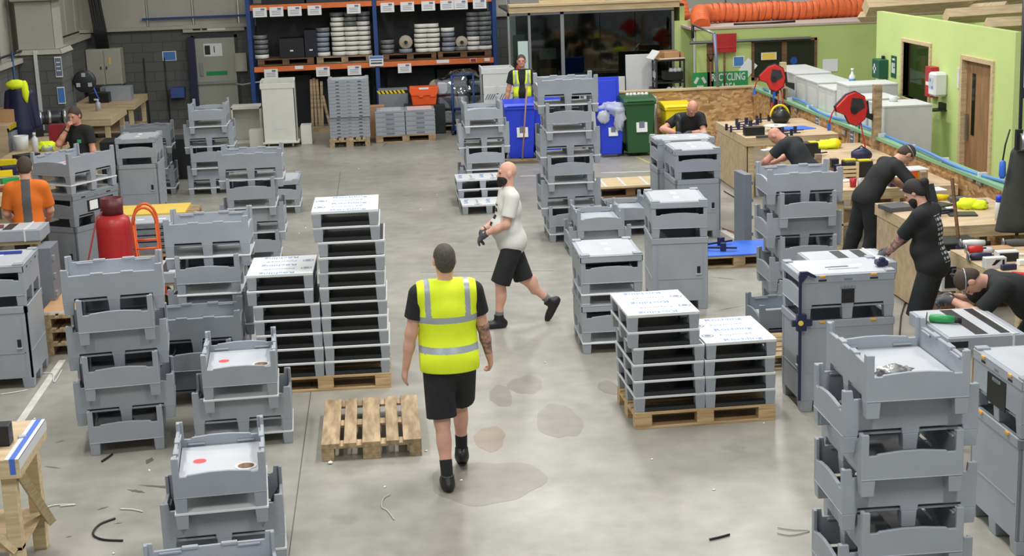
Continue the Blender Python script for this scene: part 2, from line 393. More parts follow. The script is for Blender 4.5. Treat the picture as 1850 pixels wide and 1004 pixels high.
t = thing('timber_offcut', 'short timber offcut lying on top of the glazed office', 'timber', (3.75, GY-.1, 2.66)); MB().span((-.55, -.06, 0), (.75, .06, .06), PINE).build('plank', t)
# dim things inside the office
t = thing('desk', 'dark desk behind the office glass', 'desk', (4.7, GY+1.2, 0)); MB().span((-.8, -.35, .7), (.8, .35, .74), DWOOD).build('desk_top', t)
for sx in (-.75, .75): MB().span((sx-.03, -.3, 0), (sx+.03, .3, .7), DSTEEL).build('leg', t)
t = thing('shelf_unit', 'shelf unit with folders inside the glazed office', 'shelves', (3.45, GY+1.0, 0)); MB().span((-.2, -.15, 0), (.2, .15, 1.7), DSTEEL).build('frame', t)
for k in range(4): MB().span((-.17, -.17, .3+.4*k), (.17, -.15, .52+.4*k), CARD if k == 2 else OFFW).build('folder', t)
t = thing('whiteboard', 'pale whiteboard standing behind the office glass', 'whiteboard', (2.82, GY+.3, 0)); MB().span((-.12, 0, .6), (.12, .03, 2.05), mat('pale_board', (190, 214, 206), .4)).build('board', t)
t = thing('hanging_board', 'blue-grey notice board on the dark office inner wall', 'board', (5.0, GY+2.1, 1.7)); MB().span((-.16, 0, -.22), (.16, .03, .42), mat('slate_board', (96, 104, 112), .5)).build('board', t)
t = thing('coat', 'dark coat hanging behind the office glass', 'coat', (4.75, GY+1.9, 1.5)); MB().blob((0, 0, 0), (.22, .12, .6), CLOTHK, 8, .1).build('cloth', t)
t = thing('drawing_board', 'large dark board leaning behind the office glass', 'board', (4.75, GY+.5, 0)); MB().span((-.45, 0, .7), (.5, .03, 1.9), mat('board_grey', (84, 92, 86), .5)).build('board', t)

# lime green sheds
struct(MB().span((5.88, GY-.1, 0), (6.25, GY, 2.22), GREENW).build('wall_green_end'))
SY = 28.9
m = MB().span((6.1, SY, 0), (RW+2, SY+.12, 2.1), GREENB)
struct(m.build('wall_green_back'))
struct(MB().span((6.0, SY-.03, 2.1), (RW+2, SY+3.4, 2.14), mat('shed_roof_board', (196, 180, 168), .7)).build('roof'))
struct(MB().span((5.95, SY-.14, 1.86), (RW+.2, SY-.1, 1.9), STEEL).span((5.95, SY-.14, 1.84), (RW+.2, SY-.1, 1.86), BLACK).build('trim_4'))
struct(MB().span((6.3, SY-.05, 0), (6.42, SY, 1.85), DWOOD).build('trim_5'))
gw = MB(); gy0, gy1, gtop = 18.85, 24.3, 2.6
wy0, wy1, wz0, wz1 = 21.85, 23.0, 1.36, 2.2
dy0, dy1, dz1 = 19.55, 20.55, 2.12
gw.span((RW, gy0, 0), (RW+.1, dy0, gtop), GREENW).span((RW, dy0, dz1), (RW+.1, dy1, gtop), GREENW).span((RW, dy1, 0), (RW+.1, wy0, gtop), GREENW)
gw.span((RW, wy0, 0), (RW+.1, wy1, wz0), GREENW).span((RW, wy0, wz1), (RW+.1, wy1, gtop), GREENW).span((RW, wy1, 0), (RW+.1, gy1, gtop), GREENW)
struct(gw.build('wall_right'))
struct(MB().span((RW+1.6, gy0, 0), (RW+1.7, gy1, 2.5), GREENB).span((RW+.1, gy1-.1, 0), (RW+1.7, gy1, 2.5), GREENB).span((RW+.1, gy0, 0), (RW+1.7, gy0+.1, 2.5), GREENB).build('wall_right_inner'))
wf = MB()
for (a, b) in [((wy0-.06, wz0-.06), (wy1+.06, wz0)), ((wy0-.06, wz1), (wy1+.06, wz1+.06)), ((wy0-.06, wz0), (wy0, wz1)), ((wy1, wz0), (wy1+.06, wz1))]:
    wf.span((RW-.03, a[0], a[1]), (RW+.12, b[0], b[1]), PINE)
w2 = wf.build('window_2', bevel=.006); struct(w2)
struct(MB().span((RW+.04, wy0, wz0), (RW+.05, wy1, wz1), GLASSD).build('window_pane', w2))
notice('notice', (RW+1.58, 22.6, 1.95), .5, .4, 'blue and white poster seen through the wood-framed window', rz=-math.pi/2)
df = MB()
for (a, b) in [((dy0-.07, 0), (dy0, dz1+.07)), ((dy1, 0), (dy1+.07, dz1+.07)), ((dy0, dz1), (dy1, dz1+.07))]: df.span((RW-.03, a[0], a[1]), (RW+.12, b[0], b[1]), PINE)
d2 = df.build('door_2', bevel=.005); struct(d2)
BRW = wood('oak_door', (158, 122, 82), (136, 102, 66), 2.0, (6, 6, 1))
struct(MB().span((RW+.05, dy0, 0), (RW+.09, dy1, dz1), BRW).build('door_panel', d2))
struct(MB().span((RW+.04, dy1-.32, 1.1), (RW+.05, dy1-.22, 1.95), GLASSD).span((RW+.045, dy1-.32, 1.1), (RW+.05, dy1-.22, 1.95), BLACK).build('vision_panel', d2))
struct(MB().box((RW+.02, dy1-.1, 1.2), (.03, .04, .36), STEEL).build('handle', d2))
# low strand-board walls round the benches
struct(MB().span((OSBX, 9.5, 0), (OSBX+.1, OSBY, 1.08), OSB).build('partition_right'))
struct(MB().span((4.38, OSBY, 0), (OSBX+.1, OSBY+.1, 1.08), OSB).build('partition_back'))
struct(MB().span((4.36, OSBY-.04, 1.08), (OSBX+.1, OSBY+.14, 1.11), PINE).build('trim_6'))
GRAIL = mat('pale_green_rail', (132, 178, 140), .5)
struct(MB().span((OSBX-.06, 9.5, 1.06), (OSBX+.12, OSBY-.1, 1.1), GRAIL).build('trim_7'))
hp = [(OSBX+.02+.05*math.sin(y*1.3), y, 1.13+.02*math.sin(y*2.1)) for y in np.linspace(10, 27, 70)]
o = MB().tube(hp, .022, BLUET, 8).build('air_hose'); tag(o, 'long blue air hose running along the top of the strand-board wall', 'hose')
for i, yv in enumerate(np.linspace(11, 26.5, 14)):
    if i == 0:
        c0 = MB().span((-.05, -.02, 0), (.05, .02, .05), WHITE).build('hose_clip'); c0.location = (OSBX+.02, yv, 1.1); tag(c0, 'small white clip holding the blue air hose on the green rail', 'clip', 'clips along the blue air hose')
    else: dup(c0, (OSBX+.02, yv, 1.1))
o = MB().span((4.88, OSBY-.06, 0), (5.02, OSBY, .98), BLACK).build('black_board'); tag(o, 'black upright panel against the strand-board wall behind the green bin', 'panel')
o = MB().span((5.05, OSBY-.08, 0), (5.1, OSBY, 1.0), WHITE).build('white_batten'); tag(o, 'white upright batten beside the black panel and yellow bin', 'batten')
p = X(1416, 190, OSBX); t = thing('timber_post', 'pine post carrying the far red hose reel above the tool board', 'post', (OSBX-.02, p.y, 0)); MB().span((-.05, -.05, 0), (.05, .05, 1.72), PINE).build('shaft', t)
p = X(1588, 200, OSBX); POSTN = p.y; t = thing('timber_post', 'weathered pine post at the left edge of the green wall with the near hose reel', 'post', (OSBX-.03, p.y, 0)); MB().span((-.055, -.05, 0), (.055, .05, 1.82), PALO).build('shaft', t)
# floor markings
def strip(a, b, w, m, z=.0015):
    a = Vector(a); b = Vector(b); d = (b-a).normalized(); n = Vector((-d.y, d.x, 0))*w/2
    mm = MB(); mm.add([a+n, a-n, b-n, b+n, a+n+Vector((0, 0, z)), a-n+Vector((0, 0, z)), b-n+Vector((0, 0, z)), b+n+Vector((0, 0, z))], [(0,1,2,3),(4,5,6,7),(0,1,5,4),(1,2,6,5),(2,3,7,6),(3,0,4,7)], m); return mm
LINE = mat('worn_white_line', (206, 204, 198), .6, var=.12, scale=8)
JOINT = mat('floor_joint', (92, 90, 86), .7)
struct(strip(G(36, 762), G(113, 650), .07, LINE).build('floor_line_left'))
struct(strip(G(522, 1003), G(615, 310), .008, JOINT).build('floor_joint'))
struct(strip(G(1000, 489), G(760, 492), .008, JOINT).build('floor_joint_cross'))
struct(strip(G(1086, 312), G(1180, 309), .06, LINE).build('floor_line_right'))
struct(strip(G(940, 318), G(975, 317), .05, LINE).build('floor_line_centre'))
struct(strip(G(1305, 416), G(1347, 440), .09, LINE).build('floor_line_bench'))
struct(strip(G(1150, 283), G(1185, 300), .05, mat('worn_yellow_line', (186, 178, 110), .6)).build('floor_line_yellow'))
# ---------------------------------------------------------------- grey trays, bins, lids, pallets
def quad_feet(parent, L, W, h, fw, m, z=0.0, mid=True, name='foot'):
    for sx in (-1, 1):
        for sy in (-1, 1):
            x, y = sx*(L/2-fw/2), sy*(W/2-fw/2)
            MB().frustum((x, y, z), (fw*.86, fw*.86), (x, y, z+h), (fw, fw), m).build(name, parent, .003)
    if mid:
        for sy in (-1, 1):
            MB().frustum((0, sy*(W/2-fw/2), z), (fw*.95, fw*.86), (0, sy*(W/2-fw/2), z+h), (fw*1.1, fw), m).build(name, parent, .003)
def make_tray(m, based, label, floor_m):
    """800 x 600 stacking tray: x is the long side; with or without a pallet base"""
    r = thing('stacking_tray', label, 'tray'); z = .115 if based else 0.0
    L, W, H = .8, .6, .375; tw = .024
    b = MB(); e = .0006
    b.span((-L/2+.03, -W/2+.02, z+.1), (L/2-.03, W/2-.02, z+.116), m)
    for sy in (-1, 1):
        y0, y1 = sorted((sy*W/2, sy*(W/2-tw)))
        b.prism([(-L/2, z+.1), (-L/2, z+H), (-L/2+.055, z+H), (-L/2+.06, z+.322), (-.2, z+.324), (.2, z+.324), (L/2-.06, z+.322), (L/2-.055, z+H), (L/2, z+H), (L/2, z+.1), (L/2-.088, z+.1), (L/2-.092, z+.135), (.053, z+.135), (.05, z+.1), (-.05, z+.1), (-.053, z+.135), (-L/2+.092, z+.135), (-L/2+.088, z+.1)], 'y', y0, y1, m)
        for cx in (-.24, .24): b.span((cx-.07, sy*(W/2-tw), z+.3), (cx+.07, sy*(W/2-tw-.014), z+.314), m)
        for cx in (-.12, .12): b.span((cx-.05, sy*(W/2+e), z+.315), (cx+.05, sy*(W/2-tw-.012), z+.334), m)
    for sx in (-1, 1):
        x0, x1 = sorted((sx*(L/2-.001), sx*(L/2-tw)))
        b.prism([(-W/2+.001, z+.101), (-W/2+.001, z+H-.001), (-W/2+.045, z+H-.001), (-W/2+.045, z+.246), (-W/2+.09, z+.246), (-W/2+.1, z+.256), (-.06, z+.268), (.06, z+.268), (W/2-.1, z+.256), (W/2-.09, z+.246), (W/2-.045, z+.246), (W/2-.045, z+H-.001), (W/2-.001, z+H-.001), (W/2-.001, z+.101)], 'x', x0, x1, m)
        for cy in (-.17, .17): b.span((sx*(L/2-tw), cy-.06, z+.205), (sx*(L/2-tw-.014), cy+.06, z+.218), m)
        b.span((sx*(L/2+.003), -W/2+.001, z+.1), (sx*(L/2-.01), W/2-.001, z+.108), m)
    b.build('tub', r, .003)
    zf = z+.188 if floor_m is PANEL else z+.116
    MB().span((-L/2+.03, -W/2+.03, zf), (L/2-.03, W/2-.03, zf+.005), floor_m).build('floor_panel', r)
    quad_feet(r, L, W, .1, .085, m, z)
    if based:
        MB().span((-L/2-.004, -W/2-.004, .098), (L/2+.004, W/2+.004, .115), WHITE).build('base_sheet', r, .003)
        MB().span((-L/2+.05, -W/2+.05, .09), (L/2-.05, W/2-.05, .0985), DARKSHEET).build('under_sheet', r)
        quad_feet(r, L, W, .098, .085, m, 0, name='base_foot')
    return r
def make_lid(m, label):
    r = thing('bin_lid', label, 'lid'); L, W = .812, .612
    b = MB()
    for sx in (-1, 1): b.span((sx*L/2, -W/2, 0), (sx*(L/2-.012), W/2, .06), m)
    for sy in (-1, 1): b.span((-L/2, sy*W/2, 0), (L/2, sy*(W/2-.012), .06), m)
    b.span((-L/2, -W/2, .05), (L/2, W/2, .066), m); b.build('rim', r, .004)
    MB().span((-L/2+.035, -W/2+.035, .066), (L/2-.035, W/2-.035, .07), PANEL).build('top_panel', r, .002)
    for sx in (-1, 1):
        for sy in (-1, 1): MB().box((sx*(L/2-.04), sy*(W/2-.05), .075), (.075, .09, .018), m).build('corner_tab', r, .004)
    for sy in (-1, 1):
        nm = MB()
        for cx in (-.22, 0, .22): nm.span((cx-.035, sy*(W/2+.0005), .012), (cx+.035, sy*(W/2-.004), .03), DSTEEL if cx else GREYD)
        nm.build('grip_notch', r)
    for cx in (-.12, .16): MB().span((cx-.05, -.03, .07), (cx+.05, .03, .0712), PAPER).build('sticker', r)
    return r
def make_bin(m, label):
    r = thing('plastic_bin', label, 'bin'); L, W, H = .8, .6, .8; tw = .025
    b = MB()
    for sx in (-1, 1): b.span((sx*L/2, -W/2, .1), (sx*(L/2-tw), W/2, H), m)
    for sy in (-1, 1): b.span((-L/2, sy*W/2, .1), (L/2, sy*(W/2-tw), H), m)
    b.span((-L/2+.01, -W/2+.01, .1), (L/2-.01, W/2-.01, .13), m); b.build('shell', r, .004)
    rim = MB()
    for sx in (-1, 1): rim.span((sx*(L/2+.007), -W/2-.007, H-.065), (sx*(L/2-.03), W/2+.007, H), m)
    for sy in (-1, 1): rim.span((-L/2-.007, sy*(W/2+.007), H-.065), (L/2+.007, sy*(W/2-.03), H), m)
    rim.build('rim', r, .004)
    fl = MB()
    for sx in (-1, 1):
        x = sx*(L/2+.004); 
        fl.span((sx*L/2, -W/2+.05, .345), (x, W/2-.05, .355), m); fl.span((sx*L/2, -W/2+.05, .1), (x, -W/2+.058, .73), m); fl.span((sx*L/2, W/2-.058, .1), (x, W/2-.05, .73), m)
    for sy in (-1, 1): fl.span((-L/2+.05, sy*W/2, .345), (L/2-.05, sy*(W/2+.004), .355), m)
    fl.build('flap_seam', r)
    for sx in (-1, 1):
        lt = MB(); yy = -.2*sx*-1
        lt.span((sx*(L/2-.001), yy-.018, .40), (sx*(L/2+.003), yy+.018, .48), BLACK); lt.span((sx*L/2, yy-.026, .39), (sx*(L/2+.012), yy+.026, .402), PANEL); lt.build('latch', r)
    quad_feet(r, L, W, .1, .11, m, 0)
    return r
def make_poly(label, based_top=True):
    r = thing('plastic_pallet', label, 'pallet'); L, W = .8, .6
    MB().span((-L/2, -W/2, .116), (L/2, W/2, .138), WHITE).build('deck', r, .004)
    MB().span((-L/2+.012, -W/2+.012, .138), (L/2-.012, W/2-.012, .1388), DARKSHEET).build('deck_inset', r)  # dark panel inset on the deck top
    MB().span((-L/2+.04, -W/2+.04, .108), (L/2-.04, W/2-.04, .116), DARKSHEET).build('under_sheet', r)
    quad_feet(r, L, W, .116, .088, GREY, 0)
    for sx in (-1, 1):
        for cy in (0,): MB().box((sx*(L/2-.045), cy, .02), (.07, .5, .03), DARKSHEET).build('runner', r)
    return r
def printed_film(r, flip=1):
    """white film printed with the maker's words, on the topmost pallets"""
    MB().span((-.4, -.3, .1388), (.4, .3, .1405), WHITE).build('film', r)
    a = math.pi/2*flip
    for k in range(5):
        x = -.33+.165*k; xx = -x*flip
        if k % 2 == 0:
            text('print', 'Röchling', .095, PALEBLUE, r, (xx, .03*flip, .1405), (0, 0, a), bold=.001)
        else:
            text('print', 'Polystone®', .062, GREYPRINT, r, (xx, .02*flip, .1405), (0, 0, a))
            MB().lathe([(.052, 0), (.052, .0008)], GREYPRINT, (xx, -.23*flip, .1405), 20).lathe([(.04, 0), (.04, .0012)], PAPER, (xx, -.23*flip, .1405), 20).lathe([(.03, 0), (.03, .0016)], GREYPRINT, (xx, -.23*flip, .1405), 20).build('emblem', r)
TR = {}
def proto(key, fn):
    if key not in TR: TR[key] = fn(); return TR[key], True
    return TR[key], False
def place(key, fn, loc, rz, label, group):
    o, new = proto(key, fn)
    if not new: o = dup(o)
    o.location = loc; o.rotation_euler.z = rz; o['label'] = label; o['group'] = group
    return o
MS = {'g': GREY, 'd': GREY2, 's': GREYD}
SHADEK = mat('shaded_tray_floor', (62, 66, 72), .5, var=.1, scale=5)  # shade inside the covered trays, put into the colour of their floor panel
def tray(loc, rz, label, group, based, shade='g', top=True): return place(('t', based, shade, top), lambda: make_tray(MS[shade], based, label, PANEL if top else SHADEK), loc, rz, label, group)
def lid(loc, rz, label, group, shade='g'): return place(('l', shade), lambda: make_lid(MS[shade], label), loc, rz, label, group)
def bin_(loc, rz, label, group, shade='g'): return place(('b', shade), lambda: make_bin(MS[shade], label), loc, rz, label, group)
R90 = math.pi/2
def tray_stack(x, y, deg, order, where, based=True, z0=0.0, shade='g', jit=.012, pitch=None):
    p = pitch or (.342 if based else .235); n = len(order); out = []
    rg = random.Random(int(x*100+y*10))
    for i, c in enumerate(order):
        rz = math.radians(deg)+(R90 if c == 'N' else 0)+rg.uniform(-.012, .012)
        lab = (f'{rank(i, n)} grey tray in the stack {where}' if n > 1 else f'grey open tray {where}')
        if n == 2: lab = f'{"upper" if i else "lower"} grey tray of the pair {where}'
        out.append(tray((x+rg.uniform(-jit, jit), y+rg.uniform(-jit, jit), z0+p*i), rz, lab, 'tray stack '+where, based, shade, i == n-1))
    return out
def lidded(x, y, deg, orient, where, shade='g', lid_it=True):
    rz = math.radians(deg)+(R90 if orient == 'N' else 0)
    g = 'lidded bin '+where
    b = bin_((x, y, 0), rz, f'tall grey plastic bin at the bottom {where}', g, shade)
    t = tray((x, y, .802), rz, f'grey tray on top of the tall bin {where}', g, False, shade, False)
    l = lid((x, y, 1.125), rz, f'grey lid closing the tall bin {where}', g, shade)
    return b, t, l
def red_spot(t):
    z = .236 if t.get('b') else .121
    MB().lathe([(.045, 0), (.045, .0015)], mat('red_sticker', (236, 70, 74), .5), (.05, .14, .3082), 20).build('red_sticker', t)
    MB().lathe([(.075, 0), (.075, .003)], WHITE, (-.13, -.17, .3082), 24).lathe([(.055, 0), (.055, .004)], DWOOD, (-.13, -.17, .3082), 24).build('round_opening', t)
# --- left of the aisle
tray_stack(-2.26, 12.53, 7, 'NWNWNW', 'beside the left floor line', based=False)
s1 = tray_stack(-1.2, 9.9, 4.5, 'WN', 'in the left foreground', jit=.0)
s2 = tray_stack(-1.27, 12.4, 3, 'WN', 'in front of the left plastic pallets', jit=.0)
for t in (s1[1], s2[1]): red_spot(t)
tray_stack(-1.16, 8.68, 7, 'W', 'cut off at the bottom edge of the picture', jit=0)
tray_stack(-1.72, 14.75, 0, 'NWNW', 'with white lips beside the plastic pallets')
tray_stack(-1.75, 13.7, 2, 'WNW', 'between two taller left stacks', based=False, shade='d')
tray_stack(-1.67, 19.45, 1, 'NWNW', 'beyond the white-lipped left stack')
tray_stack(-2.81, 25.4, 1, 'WNWN', 'in front of the white cabinets', shade='g')
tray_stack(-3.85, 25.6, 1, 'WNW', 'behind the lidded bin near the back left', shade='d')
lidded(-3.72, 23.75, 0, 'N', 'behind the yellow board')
t = tray((-1.58, 23.35, 0), R90, 'small grey lidded tray standing alone right of the back left stacks', 'lone lidded tray', True)
lid((-1.58, 23.35, .44), R90, 'grey lid on the lone tray right of the back left stacks', 'lone lidded tray')
lidded(-3.72, 14.62, 2, 'N', 'carrying the blue strip')
o = MB().span((-.24, -.02, 0), (.24, .02, .02), mat('blue_strip', (44, 66, 160), .5)).build('blue_strip'); o.location = G(-6, 459, 1.2)+Vector((0, 0, .002)); tag(o, 'dark blue plastic strip lying on the left edge bin lid', 'strip')
cx, cy, a9 = -3.733, 18.7, 58
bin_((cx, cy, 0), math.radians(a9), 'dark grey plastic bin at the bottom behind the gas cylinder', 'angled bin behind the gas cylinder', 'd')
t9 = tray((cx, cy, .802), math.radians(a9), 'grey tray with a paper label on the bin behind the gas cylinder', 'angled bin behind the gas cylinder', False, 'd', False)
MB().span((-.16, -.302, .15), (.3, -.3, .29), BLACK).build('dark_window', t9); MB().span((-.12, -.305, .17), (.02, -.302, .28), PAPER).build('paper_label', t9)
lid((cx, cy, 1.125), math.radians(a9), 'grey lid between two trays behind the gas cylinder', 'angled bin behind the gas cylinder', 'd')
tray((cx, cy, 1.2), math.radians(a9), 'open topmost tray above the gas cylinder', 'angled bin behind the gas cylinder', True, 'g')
# --- right of the aisle
tray_stack(2.48, 20.16, 0, 'NWNWNW', 'right of the bearded man', jit=.01)
tray_stack(1.6, 23.85, 0, 'WNWN', 'in front of the broom')
tray_stack(2.72, 19.15, 0, 'WN', 'at the foot of the tall aisle stack', based=False, jit=0)
tray((3.27, 20.35, 0), R90, 'low grey tray behind the lidded bins', 'low trays by the lidded bins', True)
lidded(3.17, 16.2, -4, 'N', 'behind the lidded pair')
rz = math.radians(-1)+R90
for k in range(2):
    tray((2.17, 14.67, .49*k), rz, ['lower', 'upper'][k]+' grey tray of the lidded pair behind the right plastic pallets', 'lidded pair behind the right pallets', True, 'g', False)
    lid((2.17, 14.67, .425+.49*k), rz, ['lower', 'upper'][k]+' grey lid of the lidded pair behind the right plastic pallets', 'lidded pair behind the right pallets')
lidded(4.13, 19.92, 0, 'N', 'before the grinding work')
lidded(4.18, 20.82, 0, 'W', 'under the grinding work', 'g')
tray_stack(4.43, 15.75, -1, 'NWNWNW', 'left of the ponytailed man', based=False)
tray((4.05, 14.65, 0), 0, 'grey tray on the floor at the foot of the tall plain stack', 'tray at the foot of the plain stack', False, 's')
b7 = lidded(3.83, 12.4, 0, 'W', 'with a bar clamp on its corner')
b9 = lidded(4.27, 9.32, 0, 'N', 'at the right edge of the picture')
r8 = tray_stack(2.94, 8.4, 0, 'WNWNWN', 'in the right foreground', based=False, z0=.144)
FOIL = mat('crumpled_foil', (206, 206, 204), .22, .75, var=.35, scale=22)
for i, z in enumerate((.144+.235+.122, .144+.705+.122, .144+1.175+.194)):
    t = thing('foil_pouch', ['crumpled silver pouch in the lowest visible foreground tray', 'crumpled silver pouch in the middle foreground tray', 'clear and silver pouch in the topmost foreground tray'][i], 'pouch', (2.86, 8.16, z), .3)
    MB().blob((0, 0, .03), (.11, .08, .035), FOIL, 10, .3, seed=20+i).blob((-.04, -.03, .05), (.08, .05, .03), FOIL, 9, .35, seed=30+i).build('film', t)
# latch windows and clips on the two near bins
for (b, t, l), side in ((b7, 1), (b9, -1)):
    for cx_ in (-.22, .22):
        for r_, zz in ((l, .055), (b, .79)): MB().box((cx_, side*(-.306 if r_ is l else -.31), zz), (.05, .02, .018), mat('amber_clip', (226, 168, 70), .5)).build('amber_clip', r_, .002)
    hw = MB().box((0, side*-.3015, .2), (.11 if side > 0 else .3, .006, .12 if side > 0 else .2), BLACK).box((0, side*-.304, .275), (.13, .006, .02), GREY2)
    for dx in (-.03, 0, .03): hw.box((dx, side*-.308, .275), (.008, .004, .03), GREYD)
    hw.build('hand_hole', t)
g = MB().span((-.12, -.05, .07), (.08, -.02, .0715), BLACK).build('slot', b7[2]); MB().span((-.12, -.13, .07), (.14, -.11, .08), WHITE).build('handle_bar', b7[2])
# plastic pallet towers on timber pallets
def timber_pallet(name, label, loc, rz, m, group=None, block=None, bottom=True, cat='pallet'):
    """1200 x 800 timber pallet, boards along x"""
    r = thing(name, label, cat, loc, rz, group); L, W = 1.2, .8
    for (y, w) in ((-.3275, .145), (-.17, .1), (0, .145), (.17, .1), (.3275, .145)):
        MB().span((-L/2, y-w/2, .122), (L/2, y+w/2, .144), m).build('top_board', r, .002)
    for x in (-.5275, 0, .5275): MB().span((x-.0725, -W/2, .1), (x+.0725, W/2, .122), m).build('cross_board', r, .002)
    for x in (-.5275, 0, .5275):
        for (y, w) in ((-.35, .1), (0, .145), (.35, .1)): MB().span((x-.0725, y-w/2, .022), (x+.0725, y+w/2, .1), m).build('block', r, .003)
    for (y, w) in ((-.35, .1), (0, .145), (.35, .1)): MB().span((-L/2, y-w/2, 0), (L/2, y+w/2, .022), m).build('bottom_board', r, .002)
    return r
pal0 = timber_pallet('timber_pallet', 'weathered empty timber pallet on the floor beside the hi-vis man', (-1.17, 12.08, 0), .0, PALO)
pal0.rotation_euler.z = R90+.0
pc = pr_ = None
pA = G(580.4+1.5, 836.3-.5); 
pal0.location = (-1.569*math.cos(YAW)+11.52*math.sin(YAW), 0, 0)
def room(x, y): c, s = math.cos(YAW), math.sin(YAW); return Vector((c*x+s*y, -s*x+c*y, 0))
def corner_place(o, x, y, ang, w, d, turned=False):
    a = ang-YAW; p = room(x, y); c, s = math.cos(a), math.sin(a)
    o.location = (p.x+w/2*c-d/2*s, p.y+w/2*s+d/2*c, 0); o.rotation_euler.z = a+(R90 if turned else 0)
    return o.location.copy(), a
corner_place(pal0, -1.5685, 11.5199, .0845, .8, 1.2, True)
palB = timber_pallet('timber_pallet', 'timber pallet under the six-high plastic pallets right of the aisle', (0, 0, 0), 0, PALW)
cB, aB = corner_place(palB, .9817, 12.0366, .1121, 1.2, .8)
palC = timber_pallet('timber_pallet', 'timber pallet under the eleven-high plastic pallets left of the aisle', (0, 0, 0), 0, PALW)
cC, aC = corner_place(palC, -2.3498, 13.4113, .0708, 1.2, .8)
def poly_column(c, a, off, n, where, flip, dx=.0, toplen=None):
    rg = random.Random(n)
    for i in range(n):
        ox = off+rg.uniform(-.008, .008); oy = rg.uniform(-.008, .008)
        if dx and i >= n-2: ox -= dx
        loc = (c.x+ox*math.cos(a)-oy*math.sin(a), c.y+ox*math.sin(a)+oy*math.cos(a), .144+.1395*i)
        o = place('poly', lambda: make_poly('x'), loc, a+R90, f'{rank(i, n)} grey-footed plastic pallet in the {where}', 'plastic pallets in the '+where)
        if i == n-1: tops.append((o, flip))
tops = []
poly_column(cC, aC, .302, 11, 'tall column left of the aisle', -1, .03)
poly_column(cC, aC, -.302, 7, 'shorter column left of the aisle', 1, .05)
poly_column(cB, aB, -.302, 6, 'taller column right of the aisle', 1, .04)
poly_column(cB, aB, .302, 4, 'shorter column right of the aisle', -1)
for (x, y, z, lab) in [(1.54, 22.4, 0, 'white-topped plastic pallet on the floor behind the bearded man'), (1.52, 23.04, 0, 'lowest plastic pallet of the low pile behind the bearded man'), (1.52, 23.04, .1395, 'middle plastic pallet of the low pile behind the bearded man'), (1.5, 23.04, .279, 'upper plastic pallet of the low pile behind the bearded man')]:
    o = dup(TR['poly'], (x, y, z), 0.0, lab, 'plastic pallets behind the bearded man')
    if z == 0 and y < 22.6 or z > .25: tops.append((o, 1))
for o, fl in tops: printed_film(o, fl)
